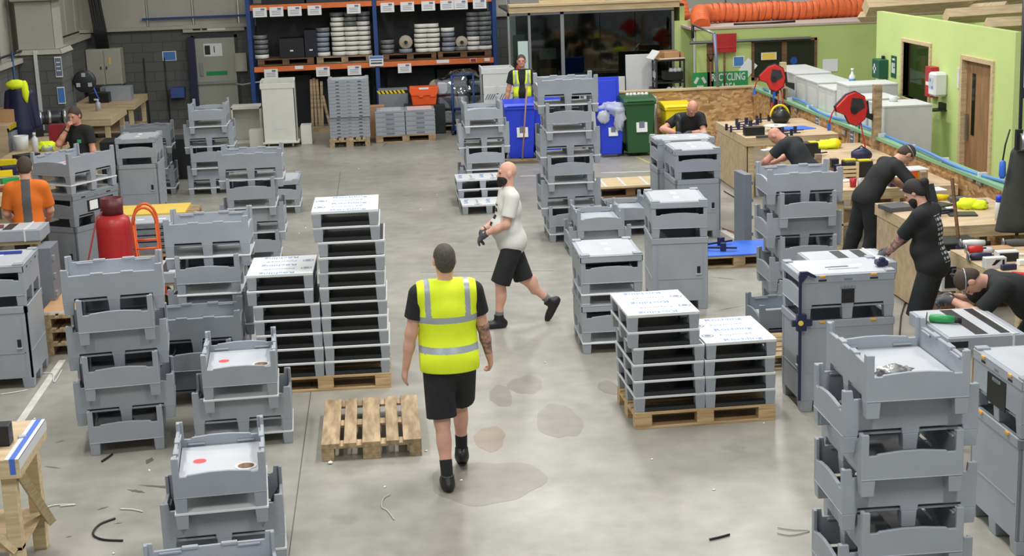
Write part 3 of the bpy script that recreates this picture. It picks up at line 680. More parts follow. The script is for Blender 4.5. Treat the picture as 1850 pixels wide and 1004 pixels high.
# ---------------------------------------------------------------- people: smooth-blended bodies and fitted clothing
class Field:
    def __init__(s, lo, hi, h):
        s.lo = np.array(lo, float); s.h = h
        s.n = np.ceil((np.array(hi)-s.lo)/h).astype(int)+1
        s.f = np.full(tuple(s.n), .2, np.float32)
    def sub(s, lo, hi):
        a = np.clip(np.floor((np.array(lo)-s.lo)/s.h).astype(int), 0, s.n); b = np.clip(np.ceil((np.array(hi)-s.lo)/s.h).astype(int)+1, 0, s.n)
        if (b <= a).any(): return None, None
        sl = tuple(slice(i, j) for i, j in zip(a, b))
        gx, gy, gz = [s.lo[k]+s.h*np.arange(a[k], b[k]) for k in range(3)]
        return sl, (gx[:, None, None], gy[None, :, None], gz[None, None, :])
    def blend(s, sl, d, k):
        a = s.f[sl]; hh = np.maximum(k-np.abs(a-d), 0)/k
        s.f[sl] = np.minimum(a, d)-hh*hh*k*.25
    def cap(s, a, b, ra, rb, k=.03, cut=None):
        a = np.array(a, float); b = np.array(b, float); R = max(ra, rb)+2*k+.02
        sl, g = s.sub(np.minimum(a, b)-R, np.maximum(a, b)+R)
        if sl is None: return
        ab = b-a; L = ab@ab+1e-9
        px, py, pz = g[0]-a[0], g[1]-a[1], g[2]-a[2]
        t = np.clip((px*ab[0]+py*ab[1]+pz*ab[2])/L, 0, 1)
        d = np.sqrt((px-t*ab[0])**2+(py-t*ab[1])**2+(pz-t*ab[2])**2)-(ra+(rb-ra)*t)
        if cut is not None:
            p, n = cut; d = np.maximum(d, (g[0]-p[0])*n[0]+(g[1]-p[1])*n[1]+(g[2]-p[2])*n[2])
        s.blend(sl, d, k)
    def ell(s, c, r, R=None, k=.04):
        c = np.array(c, float); r = np.array(r, float); q = r.max()+2*k+.02
        sl, g = s.sub(c-q, c+q)
        if sl is None: return
        x, y, z = g[0]-c[0], g[1]-c[1], g[2]-c[2]
        if R is not None:
            R = np.array(R); x, y, z = (x*R[0, 0]+y*R[1, 0]+z*R[2, 0], x*R[0, 1]+y*R[1, 1]+z*R[2, 1], x*R[0, 2]+y*R[1, 2]+z*R[2, 2])
        k0 = np.sqrt((x/r[0])**2+(y/r[1])**2+(z/r[2])**2)+1e-6; k1 = np.sqrt((x/r[0]**2)**2+(y/r[1]**2)**2+(z/r[2]**2)**2)+1e-6
        s.blend(sl, k0*(k0-1)/k1, k)
    def cut(s, p, n, both=False):
        g = [s.lo[k]+s.h*np.arange(s.n[k]) for k in range(3)]
        d = (g[0][:, None, None]-p[0])*n[0]+(g[1][None, :, None]-p[1])*n[1]+(g[2][None, None, :]-p[2])*n[2]
        s.f = np.maximum(s.f, d.astype(np.float32))
    def mesh(s):
        f = s.f; S = f < 0; nx, ny, nz = f.shape
        cs = np.zeros((nx-1, ny-1, nz-1), np.int8)
        for i in (0, 1):
            for j in (0, 1):
                for k in (0, 1): cs += S[i:nx-1+i, j:ny-1+j, k:nz-1+k]
        act = (cs > 0) & (cs < 8); I = np.argwhere(act); idx = np.full(act.shape, -1, np.int64); idx[act] = np.arange(len(I))
        P = np.zeros((len(I), 3)); C = np.zeros(len(I))
        cor = [(i, j, k) for i in (0, 1) for j in (0, 1) for k in (0, 1)]
        for a in cor:
            for ax in range(3):
                if a[ax]: continue
                b = list(a); b[ax] = 1
                fa = f[I[:, 0]+a[0], I[:, 1]+a[1], I[:, 2]+a[2]]; fb = f[I[:, 0]+b[0], I[:, 1]+b[1], I[:, 2]+b[2]]
                m = (fa < 0) != (fb < 0); t = np.where(m, fa/(fa-fb+1e-12), 0)
                q = np.tile(np.array(a, float), (len(I), 1)); q[:, ax] += t
                P += q*m[:, None]; C += m
        V = (I+P/np.maximum(C, 1)[:, None])*s.h+s.lo
        F = []
        for ax in range(3):
            o = [(1, 2), (2, 0), (0, 1)][ax]
            sa = [slice(None)]*3; sb = [slice(None)]*3; sa[ax] = slice(0, -1); sb[ax] = slice(1, None)
            ch = S[tuple(sa)] != S[tuple(sb)]; E = np.argwhere(ch); st = S[tuple(sa)][ch]
            ok = (E[:, o[0]] > 0) & (E[:, o[1]] > 0) & (E[:, o[0]] < f.shape[o[0]]-1) & (E[:, o[1]] < f.shape[o[1]]-1); E = E[ok]; st = st[ok]
            def c(du, dv): q = E.copy(); q[:, o[0]] -= du; q[:, o[1]] -= dv; return idx[q[:, 0], q[:, 1], q[:, 2]]
            qd = np.stack([c(1, 1), c(0, 1), c(0, 0), c(1, 0)], 1); qd[~st] = qd[~st][:, ::-1]; F.append(qd)
        return V, np.concatenate(F)
def field_mesh(fd, name, mats, parent=None, pick=None):
    V, F = fd.mesh()
    if len(F) == 0: return None
    me = bpy.data.meshes.new(name); me.vertices.add(len(V)); me.vertices.foreach_set('co', V.ravel().astype(np.float32))
    me.loops.add(F.size); me.loops.foreach_set('vertex_index', F.ravel().astype(np.int32))
    me.polygons.add(len(F)); me.polygons.foreach_set('loop_start', np.arange(0, F.size, 4, dtype=np.int32)); me.polygons.foreach_set('loop_total', np.full(len(F), 4, np.int32))
    for m in mats: me.materials.append(m)
    if pick is not None: me.polygons.foreach_set('material_index', pick(V[F].mean(1)).astype(np.int32))
    me.polygons.foreach_set('use_smooth', np.ones(len(F), bool)); me.update(calc_edges=True); me.validate()
    o = bpy.data.objects.new(name, me); COL.objects.link(o)
    if parent: o.parent = parent
    return o
def nrm(v): v = np.array(v, float); return v/(np.linalg.norm(v)+1e-9)
def ik(a, b, l1, l2, hint):
    a = np.array(a, float); b = np.array(b, float); d = b-a; L = min(np.linalg.norm(d), (l1+l2)*.999); u = nrm(d); b = a+u*L
    x = (l1*l1-l2*l2+L*L)/(2*L); y = math.sqrt(max(l1*l1-x*x, 0)); h = np.array(hint, float); h = nrm(h-u*(h@u)); return a+u*x+h*y, b
def person(label, loc, heading, p):
    """local frame: x to the person's right, y ahead, z up; heading turns it about z"""
    s = p.get('h', 1.78)/1.78; h = p.get('cell', .009); fat = p.get('fat', 0); wd = p.get('wide', 1.0)
    PZ = p.get('pelvis', .94)*s; P = np.array([p.get('px', 0), p.get('py', 0), PZ]); l1, l2 = p.get('lean', 0), p.get('lean2', p.get('lean', 0)); sd = p.get('side', 0)
    def uf(a): return nrm([sd*math.cos(a), math.sin(a), math.cos(a)]), nrm([0, math.cos(a), -math.sin(a)])
    u1, f1 = uf(l1); u2, f2 = uf(l2); tw = p.get('twist', 0)
    rx = np.array([math.cos(tw), math.sin(tw), 0]); f2 = nrm(f2+np.array([-math.sin(tw)*abs(u2[2]), 0, 0]))
    C = P+u1*.26*s; N = C+u2*.29*s
    sh = p.get('shw', .178)*s
    S = [N-u2*.055*s+rx*sh*q for q in (-1, 1)]
    ln = p.get('nod', 0); hy = p.get('hyaw', 0)
    un = nrm([0, math.sin(l2+ln), math.cos(l2+ln)]) if not p.get('un') else nrm(p['un'])
    base_f = np.array([0, math.cos(l2+ln), -math.sin(l2+ln)]) if not p.get('uf') else nrm(p['uf'])
    hr = nrm(np.cross(base_f, un)); fh = nrm(base_f*math.cos(hy)-hr*math.sin(hy)); hr = nrm(np.cross(fh, un))
    nb = nrm(un+u2); HC = N+nb*.075*s+un*.105*s
    Rh = np.stack([hr, fh, un], 1)
    hips = [P+np.array([q*.088*s, 0, -.03*s]) for q in (-1, 1)]
    A = [np.array(a, float)*1.0 for a in p['feet']]; fyaw = p.get('fyaw', [0.12, -.12]); fpitch = p.get('fpitch', [0, 0])
    Kn = []
    for i in (0, 1):
        k, a = ik(hips[i], A[i], .43*s, .42*s, p.get('knee', [(0, 1, 0), (0, 1, 0)])[i]); Kn.append(k); A[i] = a
    El = []; Wr = []
    for i in (0, 1):
        e, w = ik(S[i], p['hands'][i], .29*s, .26*s, p.get('elbow', [(-1, -.6, -.3), (1, -.6, -.3)])[i]); El.append(e); Wr.append(w)
    pts = np.array([P, C, N, HC+un*.14, HC-un*.1, *S, *El, *Wr, *Kn, *A]); lo = pts.min(0)-.24; hi = pts.max(0)+.24; lo[2] = max(lo[2], -.02)
    def new(l=lo, u=hi, hh=h): return Field(l, u, hh)
    Rt = np.stack([rx, f2, u2], 1); Rp = np.stack([np.array([1., 0, 0]), f1, u1], 1)
    def torso(fd, e, k=.06, low=True):
        if low: fd.ell(P+u1*.02*s-f1*.012, np.array([.165*wd, .118+.02*fat, .135])*s+e, Rp, k)
        fd.ell(P+u1*.15*s+f1*(.012+.05*fat), np.array([.15*wd+.03*fat, .108+.06*fat, .15])*s+e, Rp, k)
        fd.ell(C+u2*.09*s+f2*.01, np.array([.165*wd+.012*fat, .116+.012*fat, .17])*s+e, Rt, k)
        fd.cap(S[0]+rx*.03, S[1]-rx*.03, .062*s+e, .062*s+e, k)
        fd.cap(N-u2*.03-rx*.1*s, N-u2*.03+rx*.1*s, .045*s+e, .045*s+e, k)
    # --- body
    fd = new(); torso(fd, 0)
    fd.cap(N-u2*.04, HC-un*.05-fh*.012, .056*s, .054*s, .03)
    fd.ell(HC+un*.03*s-fh*.008*s, np.array([.075, .095, .092])*s, Rh, .02); fd.ell(HC-un*.045*s+fh*.028*s, np.array([.058, .066, .068])*s, Rh, .04)
    fd.cap(HC+un*.012*s+fh*.094*s, HC-un*.024*s+fh*.108*s, .010*s, .014*s, .014); fd.cap(HC-un*.076*s+fh*.074*s-hr*.012, HC-un*.076*s+fh*.074*s+hr*.012, .02*s, .02*s, .02)
    fd.cap(HC+un*.03*s+fh*.08*s-hr*.035*s, HC+un*.03*s+fh*.08*s+hr*.035*s, .014*s, .014*s, .012)
    fd.cap(HC-un*.046*s+fh*.085*s-hr*.018, HC-un*.046*s+fh*.085*s+hr*.018, .010*s, .010*s, .008)
    for q in (-1, 1): fd.ell(HC-un*.005*s+hr*q*.076*s-fh*.008*s, np.array([.012, .024, .034])*s, Rh, .012)
    for i in (0, 1):
        fd.cap(S[i], El[i], .052*s, .042*s, .035); fd.cap(El[i], El[i]*.55+Wr[i]*.45, .042*s, .041*s, .03); fd.cap(El[i]*.6+Wr[i]*.4, Wr[i], .041*s, .028*s, .02)
        fd.cap(hips[i], Kn[i], .085*s, .056*s, .05); fd.cap(Kn[i], A[i], .056*s, .038*s, .03)
        fdir = nrm(A[i]-Kn[i]); bk = nrm(np.array([0, -1, 0])-fdir*(-fdir[1])); fd.ell(Kn[i]*.68+A[i]*.32+bk*.018, [.05*s, .052*s, .11*s], None, .03)
    hand_sets = []
    for i in (0, 1):
        hd = nrm(p.get('hd', [None, None])[i] if p.get('hd', [None, None])[i] is not None else Wr[i]-El[i])
        pn = np.array(p.get('palm', [(1, 0, 0), (-1, 0, 0)])[i], float); pn = nrm(pn-hd*(pn@hd)); sd_ = np.cross(hd, pn)*(1 if i == 1 else -1)
        # sd_ points to the thumb edge of the palm
        hand_sets.append((Wr[i], hd, pn, sd_, p.get('curl', [.35, .35])[i]))
    def hand(fd, hs, e, kk=.008):
        W, hd, pn, sdv, cu = hs
        for q in (-.026, -.009, .009, .026): fd.cap(W+hd*.012, W+hd*.085+sdv*q, .019*s+e, .0145*s+e, .012)
        for q, L in ((.031, .068), (.0105, .078), (-.0105, .072), (-.031, .055)):
            b0 = W+hd*.088*s+sdv*q*s; d1 = hd*math.cos(cu)+pn*math.sin(cu); b1 = b0+d1*L*.5*s; d2 = hd*math.cos(cu*2.4)+pn*math.sin(cu*2.4); b2 = b1+d2*L*.5*s
            fd.cap(b0, b1, .0095*s+e, .0088*s+e, kk); fd.cap(b1, b2, .0088*s+e, .0075*s+e, .004)
        t0 = W+hd*.03+sdv*.028; t1 = t0+nrm(hd*.6+sdv*.7+pn*.35)*.042*s; t2 = t1+nrm(hd*.9+sdv*.15+pn*(.3+.5*cu))*.032*s
        fd.cap(t0, t1, .014*s+e, .0115*s+e, .012); fd.cap(t1, t2, .0112*s+e, .009*s+e, .004)
    gl = p.get('gloves', [0, 0])
    for i in (0, 1):
        if not gl[i]: hand(fd, hand_sets[i], 0)
        else: fd.cap(Wr[i], Wr[i]+hand_sets[i][1]*.05, .026*s, .024*s, .02)
        cp, sp = math.cos(fpitch[i]), math.sin(fpitch[i]); ft = np.array([-math.sin(fyaw[i])*cp, math.cos(fyaw[i])*cp, -sp]); uq = np.array([-math.sin(fyaw[i])*sp, math.cos(fyaw[i])*sp, cp])
        fd.cap(A[i], A[i]+ft*.1*s-uq*.045, .034*s, .026*s, .03)
    tat = p.get('tattoo')
    def pick(c):
        m = np.zeros(len(c), int)
        if tat:
            for i in tat:
                ab = Wr[i]-El[i]; t = ((c-El[i])@ab)/(ab@ab); d = np.linalg.norm(c-(El[i]+np.clip(t, 0, 1)[:, None]*ab), axis=1); m[(d < .07) & (t > -.1) & (t < .9)] = 1
        return m
    root = field_mesh(fd, 'person', [p.get('skin', SKIN), TATT], None, pick)
    tag(root, label, 'person'); root.location = loc; root.rotation_euler.z = heading
    face = MB()
    for q in (-1, 1): face.blob(Vector(HC+un*.012*s+hr*q*.031*s+fh*.083*s), (.011, .009, .008), EYE, 6)
    face.build('eye', root)
    hl, hh_ = HC-.2, HC+.2
    # --- hair, beard
    hair = p.get('hair')
    if hair:
        hf = Field(hl, hh_, .006); e = hair.get('e', .008); hf.ell(HC+un*.03*s-fh*.010*s, np.array([.075, .095, .092])*s+e, Rh, .02)
        hf.ell(HC-un*.02*s-fh*.045*s, np.array([.062, .055, .07])*s+e, Rh, .03)
        n_ = nrm(fh*hair.get('fr', .75)-un*hair.get('dn', .75)); hf.cut(HC+un*.045*s+fh*.05*s, n_); hf.cut(HC-un*.085*s, -un)
        field_mesh(hf, 'hair', [hair['m']], root)
        if hair.get('tail'):
            tf = Field(hl-.25, hh_+.05, .008); b = HC-fh*.095*s+un*.02; dz = np.array([0, 0, -1.]); bb = b-fh*.04; tf.cap(b, bb, .03, .034, .02); tf.cap(bb, bb+dz*.2-nrm([fh[0], fh[1], 0])*.05, .036, .02, .03); field_mesh(tf, 'ponytail', [hair['m']], root)
    if p.get('beard'):
        bf = Field(hl, hh_, .006); bf.ell(HC-un*.06*s+fh*.042*s, np.array([.062, .068, .066])*s+.004, Rh, .02); bf.cap(HC-un*.09*s+fh*.075*s, HC-un*.12*s+fh*.085*s, .032, .024, .03)
        bf.cut(HC-un*.028*s, un); bf.cut(HC-fh*.0, -fh); field_mesh(bf, 'beard', [p['beard']], root)
    # --- shirt
    sm = p.get('shirt', CLOTHK); sl = p.get('sleeve', .62); hem = p.get('hem', -.1)*s; ef = .013
    sf = new(); torso(sf, ef); 
    if hem < -.02:
        sf.ell(P-u1*.02*s, np.array([.172*wd, .125+.02*fat, .14])*s+ef, Rp, .05)
    sf.cut(P+u1*hem, -u1)
    for i in (0, 1):
        e = S[i]+(El[i]-S[i])*sl; d = nrm(El[i]-S[i]); sf.cap(S[i], e+d*.03, .062*s+ef, .06*s+ef, .035, cut=(e, d))
    sf.cap(N-u2*.05, N+nb*.008, .066*s, .062*s, .02)
    o = field_mesh(sf, 'shirt', [sm]+p.get('shirt_mats', []), root, (lambda c: p['shirt_pick'](c, P, u1, u2, rx, f2, N, C)) if p.get('shirt_pick') else None)
    # --- hi-vis vest
    if p.get('vest'):
        v = p['vest']; vf = new(); torso(vf, v.get('e', .026), .06)
        vf.ell(P-u1*.02*s, np.array([.178*wd, .13+.02*fat, .14])*s+v.get('e', .026)-.006, Rp, .05)
        vf.cut(P+u1*v.get('hem', -.1), -u1); aw = v.get('arm', .165); vf.cut(N+rx*aw*s, rx); vf.cut(N-rx*aw*s, -rx); vf.cut(N+u2*v.get('top', .02)*s, u2)
        if v.get('neck', 1):
            nf = new(); nf.cap(N+u2*.03-f2*.0, N+u2*.06, .085*s, .1*s, .01); vf.f = np.maximum(vf.f, -nf.f)
        if v.get('open'):
            of = new(); w = v['open']; of.cap(P+f1*.2-u1*.25, C+f1*.2+u1*.12, w, w*.9, .01); of.cap(C+f1*.2+u1*.1, N+f1*.1+u1*.05, w*.9, w, .01); vf.f = np.maximum(vf.f, -of.f)
        def vp(c):
            t = (c-P)@u1; x = np.abs((c-P)@rx); m = np.zeros(len(c), int); s0 = v.get('strap', .095)
            b1, b2 = v.get('bands', (.10, .33)); m[(t > b1) & (t < b1+.05)] = 1; m[(t > b2) & (t < b2+.05)] = 1
            m[(t > b2) & (x > s0) & (x < s0+.045)] = 1; return m
        field_mesh(vf, 'hi_vis_vest', [HIVIS, REFL], root, vp)
    # --- shorts or trousers
    tr = p.get('legwear', 'shorts'); tm = p.get('leg_mat', CLOTHK)
    tf = new(); tf.ell(P+u1*.01*s-f1*.012, np.array([.168*wd, .122+.02*fat, .14])*s+.012, Rp, .05); tf.ell(P+u1*.07*s+f1*.025*fat, np.array([.15*wd+.02*fat, .108+.03*fat, .075])*s+.008, Rp, .04)
    tf.cut(P+u1*.11*s, u1)
    for i in (0, 1):
        if tr == 'shorts':
            d = nrm(Kn[i]-hips[i]); e = hips[i]+(Kn[i]-hips[i])*p.get('short_len', .98); tf.cap(hips[i], e+d*.05, p.get('leg_r', .1)*s, p.get('leg_r', .1)*s, .045, cut=(e, d))
        else:
            tf.cap(hips[i], Kn[i], .1*s, .09*s, .045); d = nrm(A[i]-Kn[i]); tf.cap(Kn[i], A[i]+d*.05, .09*s, .074*s, .03, cut=(A[i]+d*.03, d))
    field_mesh(tf, tr, [tm], root)
    # --- socks, shoes
    for i in (0, 1):
        if tr == 'shorts':
            d = nrm(Kn[i]-A[i]); L = p.get('sock', .12); kf = Field(A[i]-.12, A[i]+.3, .007); kf.cap(A[i]-d*.02, A[i]+d*(L+.05), .043*s, .048*s, .02, cut=(A[i]+d*L, d)); field_mesh(kf, 'sock', [p.get('sock_m', CLOTHK)], root)
        c, sn = math.cos(fyaw[i]), math.sin(fyaw[i]); cp, sp = math.cos(fpitch[i]), math.sin(fpitch[i])
        ft = np.array([-sn*cp, c*cp, -sp]); up = np.array([-sn*sp, c*sp, cp]); rr = np.cross(ft, up)
        Rf = np.stack([rr, ft, up], 1); kf = Field(A[i]-.3, A[i]+.3, .007); B = A[i]-up*.04
        kf.ell(B+ft*.075-up*.01, [.05, .135, .05], Rf, .03); kf.ell(B-ft*.03+up*.0, [.043, .062, .055], Rf, .03); kc = p.get('collar', .035); kf.cap(A[i]-up*.03, A[i]+up*kc, .052, .052, .03, cut=(A[i]+up*kc, up))
        kf.cut(B-up*.042, -up); field_mesh(kf, 'shoe', [p.get('shoe_m', BLACK)], root)
        if gl[i] or False: pass
    for i in (0, 1):
        if gl[i]:
            W = hand_sets[i][0]; gf = Field(W-.26, W+.26, .0065); hand(gf, hand_sets[i], .003, .006); d = nrm(El[i]-W); gf.cap(W+d*.04, W+hand_sets[i][1]*.03, .037*s, .033*s, .02, cut=(W+d*.03, d)); field_mesh(gf, 'glove', [gl[i]], root)
    if p.get('watch') is not None:
        i = p['watch']; d = nrm(El[i]-Wr[i]); wf_ = MB(); q = Vector(Wr[i]+d*.03); a = Vector(d); b = a.orthogonal().normalized(); cvec = a.cross(b)
        wf_.tube([q+(b*math.cos(t)+cvec*math.sin(t))*.035 for t in np.linspace(0, 2*math.pi, 16)[:-1]], .007, BLACK, 6, closed=True); wf_.build('wristwatch', root)
    if p.get('glasses'):
        gm = MB()
        for q in (-1, 1):
            gm.tube([Vector(HC+un*.014*s+hr*q*.07*s+fh*.08*s), Vector(HC+un*.014*s+hr*q*.08*s-fh*.02*s)], .003, BLACK, 6)
            gm.box(Vector(HC+un*.012*s+hr*q*.034*s+fh*.1*s), (.045, .006, .03), BLACK, rot=Matrix([[*hr], [*fh], [*un]]).transposed())
        gm.build('glasses', root)
    if p.get('head_strap'):
        gm = MB(); gm.tube([Vector(HC+un*.045*s+(hr*math.cos(t)*.086+fh*math.sin(t)*.104)*s) for t in np.linspace(0, 2*math.pi, 26)[:-1]], .007, STEEL, 6, closed=True); gm.build('glasses', root)
    root['dbg'] = 0; del root['dbg']
    return root, dict(W=Wr, HC=HC)
def to_w(loc, heading, v): c, s = math.cos(heading), math.sin(heading); return Vector((loc[0]+c*v[0]-s*v[1], loc[1]+s*v[0]+c*v[1], loc[2]+v[2]))
PI = math.pi
# heading 0 looks down the hall (away from the camera)
person('person in a yellow hi-vis vest and black shorts walking away from the camera', (.42, 11.0, 0), .05, dict(
    h=1.83, cell=.008, fat=.6, wide=1.12, shw=.2, leg_r=.112, lean=.03, nod=.12, hyaw=.1, feet=[(-.07, -.19, .085), (.09, .28, .13)], fpitch=[0, .45], knee=[(0, 1, 0), (.0, 1, 0)], fyaw=[.05, -.1],
    hands=[(-.35, .05, .80), (.34, .16, .83)], elbow=[(-.5, -1, 0), (.4, -1, 0)], palm=[(1, .3, 0), (-1, .3, 0)], curl=[.3, .6], tattoo=[1], hair=dict(m=HAIRG, e=.005, fr=.62, dn=.5),
    vest=dict(hem=-.075, bands=(.075, .30), neck=0, e=.036, arm=.215, strap=.125, top=.045), sleeve=.62, short_len=.92, sock=.15, skin=SKIN))
person('person with a black beard and white T-shirt striding across the aisle', (1.3, 15.55, 0), PI/2+.1, dict(
    h=1.74, cell=.008, fat=.85, wide=1.1, collar=.06, shw=.19, leg_r=.108, lean=.02, nod=.02, feet=[(-.05, .17, .085), (.07, -.42, .2)], fpitch=[0, 1.05], knee=[(0, 1, 0), (0, 1, -.2)], fyaw=[0, 0],
    hands=[(-.12, .3, 1.03), (-.0, .3, 1.05)], elbow=[(-.6, -1, -.2), (.3, -1, -.3)], hd=[(.4, .6, -.7), (-.3, .35, -1)], palm=[(0, -1, -.3), (0, -1, -.3)], curl=[.4, .4], gloves=[GLOVE, GLOVE],
    beard=HAIRK, shirt=CLOTHW, shirt_mats=[CLOTHK], shirt_pick=lambda c, P, u1, u2, rx, f2, N, C: (((c-C)@f2 > .1) & (np.abs((c-C)@rx) < .06) & (np.abs((c-C)@u1-.04) < .11) & (np.sin(((c-C)@u1)*90) > -.2)).astype(int),
    sleeve=.72, short_len=1.02, sock=.1, sock_m=SOCK, hem=-.17, skin=SKIN))
person('person in an open hi-vis vest standing behind the blue bins', (2.68, 28.4, 0), PI-.1, dict(
    h=1.8, cell=.011, fat=.45, lean=-.02, nod=.05, feet=[(-.12, 0, .085), (.12, .05, .085)], hands=[(-.3, .05, .85), (.33, .06, .83)], elbow=[(-1, -.5, 0), (1, -.5, 0)],
    hair=dict(m=HAIRG, e=.005, fr=.62, dn=.5), vest=dict(hem=-.08, bands=(.05, .28), open=.085), legwear='trousers', skin=SKIN2))
person('bald person in black bending over an angle grinder', (4.50, 22.2, 0), PI+.1, dict(
    h=1.76, cell=.010, fat=.4, pelvis=.88, lean=.35, lean2=.6, nod=.35, feet=[(-.15, -.05, .085), (.15, .0, .085)], hands=[(.08, .48, 1.12), (.24, .46, 1.12)], elbow=[(-1, -.1, -.3), (1, -.1, -.3)],
    hd=[(.8, .5, -.1), (.1, 1, -.1)], palm=[(0, 0, -1), (0, 0, -1)], curl=[.8, .8], gloves=[GLOVE, GLOVE], legwear='trousers', skin=SKIN2, shirt=CLOTHK))
person('bald person in a black polo bent low over the far workbench', (5.5, 18.98, 0), .75, dict(
    h=1.76, cell=.010, fat=.4, pelvis=.9, lean=.6, lean2=.85, nod=.5, feet=[(-.15, -.1, .085), (.15, -.05, .085)], hands=[(-.1, .68, .97), (.14, .66, .97)], elbow=[(-1, -.1, -.3), (1, -.1, -.3)],
    hd=[(.3, 1, -.1), (-.3, 1, -.1)], palm=[(0, 0, -1), (0, 0, -1)], curl=[.5, .5], legwear='trousers', skin=SKIN2, shirt=CLOTHK2, head_strap=0))
person('person in black T-shirt and shorts leaning on the workbench with both arms', (5.56, 16.95, 0), -1.4, dict(
    h=1.74, cell=.009, fat=.2, lean=.5, lean2=.92, nod=.25, feet=[(-.13, -.2, .085), (.13, -.1, .085)], hands=[(-.1, .62, .95), (.2, .58, .95)], elbow=[(-1, -.3, 0), (1, -.3, 0)],
    hd=[(.1, 1, -.3), (-.1, 1, -.3)], palm=[(0, 0, -1), (0, 0, -1)], curl=[.25, .25], hair=dict(m=HAIRB, e=.006, fr=.7, dn=.6), legwear='trousers', head_strap=1, skin=SKIN, sleeve=.8))
def tee(c, P, u1, u2, rx, f2, N, C):
    t = (c-P)@u1; x = (c-P)@rx; y = (c-C)@f2; row = (t*22).astype(int)
    return ((y < -.02) & (x > -.06) & (x < .13) & (t > .02) & (t < .46) & ((t*22) % 1 < .55) & (np.sin(x*260+row*2.3)+np.sin(x*97+row) > -.3)).astype(int)
person('bearded person with a ponytail and white lettering down the back of a black T-shirt', (5.08, 13.5, 0), .85, dict(
    h=1.72, cell=.008, fat=.6, wide=1.08, shw=.19, lean=.12, lean2=.2, nod=.55, hyaw=.1, feet=[(-.12, -.02, .085), (.12, .03, .085)], hands=[(-.1, .42, .97), (.02, .43, .98)], elbow=[(-1, -.3, -.6), (1, -.3, -.6)],
    hd=[(.3, 1, -.2), (-.2, 1, -.2)], palm=[(.5, 0, -1), (-.5, 0, -1)], curl=[.6, .6], gloves=[GLOVE, GLOVE], tattoo=[0, 1], hair=dict(m=HAIRK, e=.014, fr=.75, dn=.6, tail=1), beard=HAIRK,
    shirt=CLOTHK, shirt_mats=[mat('white_lettering', (190, 192, 192), .8)], shirt_pick=tee, sleeve=.9, hem=-.2, legwear='shorts', leg_mat=CLOTHK2, short_len=1.15, skin=SKIN))
person('person with cropped hair bent right over a grey housing with a green tool', (5.40, 11.75, 0), 1.45, dict(
    h=1.78, cell=.008, fat=.5, pelvis=.86, lean=.8, lean2=1.25, nod=.35, feet=[(-.15, -.1, .085), (.15, .05, .085)], hands=[(-.04, .80, 1.0), (.16, .76, .98)], elbow=[(-.6, -.1, -1), (.8, -.2, -1)],
    hd=[(.2, 1, -.1), (-.5, .8, -.1)], palm=[(0, .2, -1), (0, .2, -1)], curl=[.9, .9], gloves=[GLOVE, GLOVE], hair=dict(m=HAIRB, e=.004, fr=.55, dn=.5), head_strap=1, legwear='trousers', sleeve=.85, skin=SKIN))
person('person in a black polo resting the chin on one hand at the left benches', (-4.36, 22.6, 0), PI-.5, dict(
    h=1.8, cell=.010, fat=.3, lean=.08, lean2=.12, nod=.2, feet=[(-.13, 0, .085), (.13, 0, .085)], hands=[(-.3, .12, .85), (.06, .22, 1.50)], elbow=[(-1, -.6, 0), (.5, .5, -1)],
    hd=[(0, .1, -1), (-.5, .1, .8)], palm=[(1, 0, 0), (-.4, -1, 0)], curl=[.3, .9], watch=1, hair=dict(m=HAIRB, e=.010, fr=.7, dn=.6), shirt=CLOTHK, shirt_mats=[mat('green_badge', (60, 170, 110), .6)],
    shirt_pick=lambda c, P, u1, u2, rx, f2, N, C: (((c-C)@f2 > .08) & (np.abs((c-C)@rx+.08) < .03) & (np.abs((c-C)@u1-.11) < .025)).astype(int), legwear='trousers', skin=SKIN2))
person('person in an orange T-shirt with a grey stripe down the back', (-4.02, 17.35, 0), .12, dict(
    h=1.78, cell=.009, fat=.2, lean=.1, lean2=.16, nod=.25, feet=[(-.13, 0, .085), (.13, .04, .085)], hands=[(-.2, .32, 1.0), (.18, .34, 1.0)], elbow=[(-.5, -.9, -.3), (.5, -.9, -.3)],
    hd=[(.4, 1, 0), (-.4, 1, 0)], palm=[(.3, 0, -1), (-.3, 0, -1)], curl=[.4, .4], hair=dict(m=HAIRB, e=.010, fr=.7, dn=.55), shirt=CLOTHO, shirt_mats=[CLOTHG],
    shirt_pick=lambda c, P, u1, u2, rx, f2, N, C: (((c-C)@f2 < .02) & (np.abs((c-C)@rx) < .05)).astype(int), legwear='trousers', sleeve=.8, skin=SKIN))
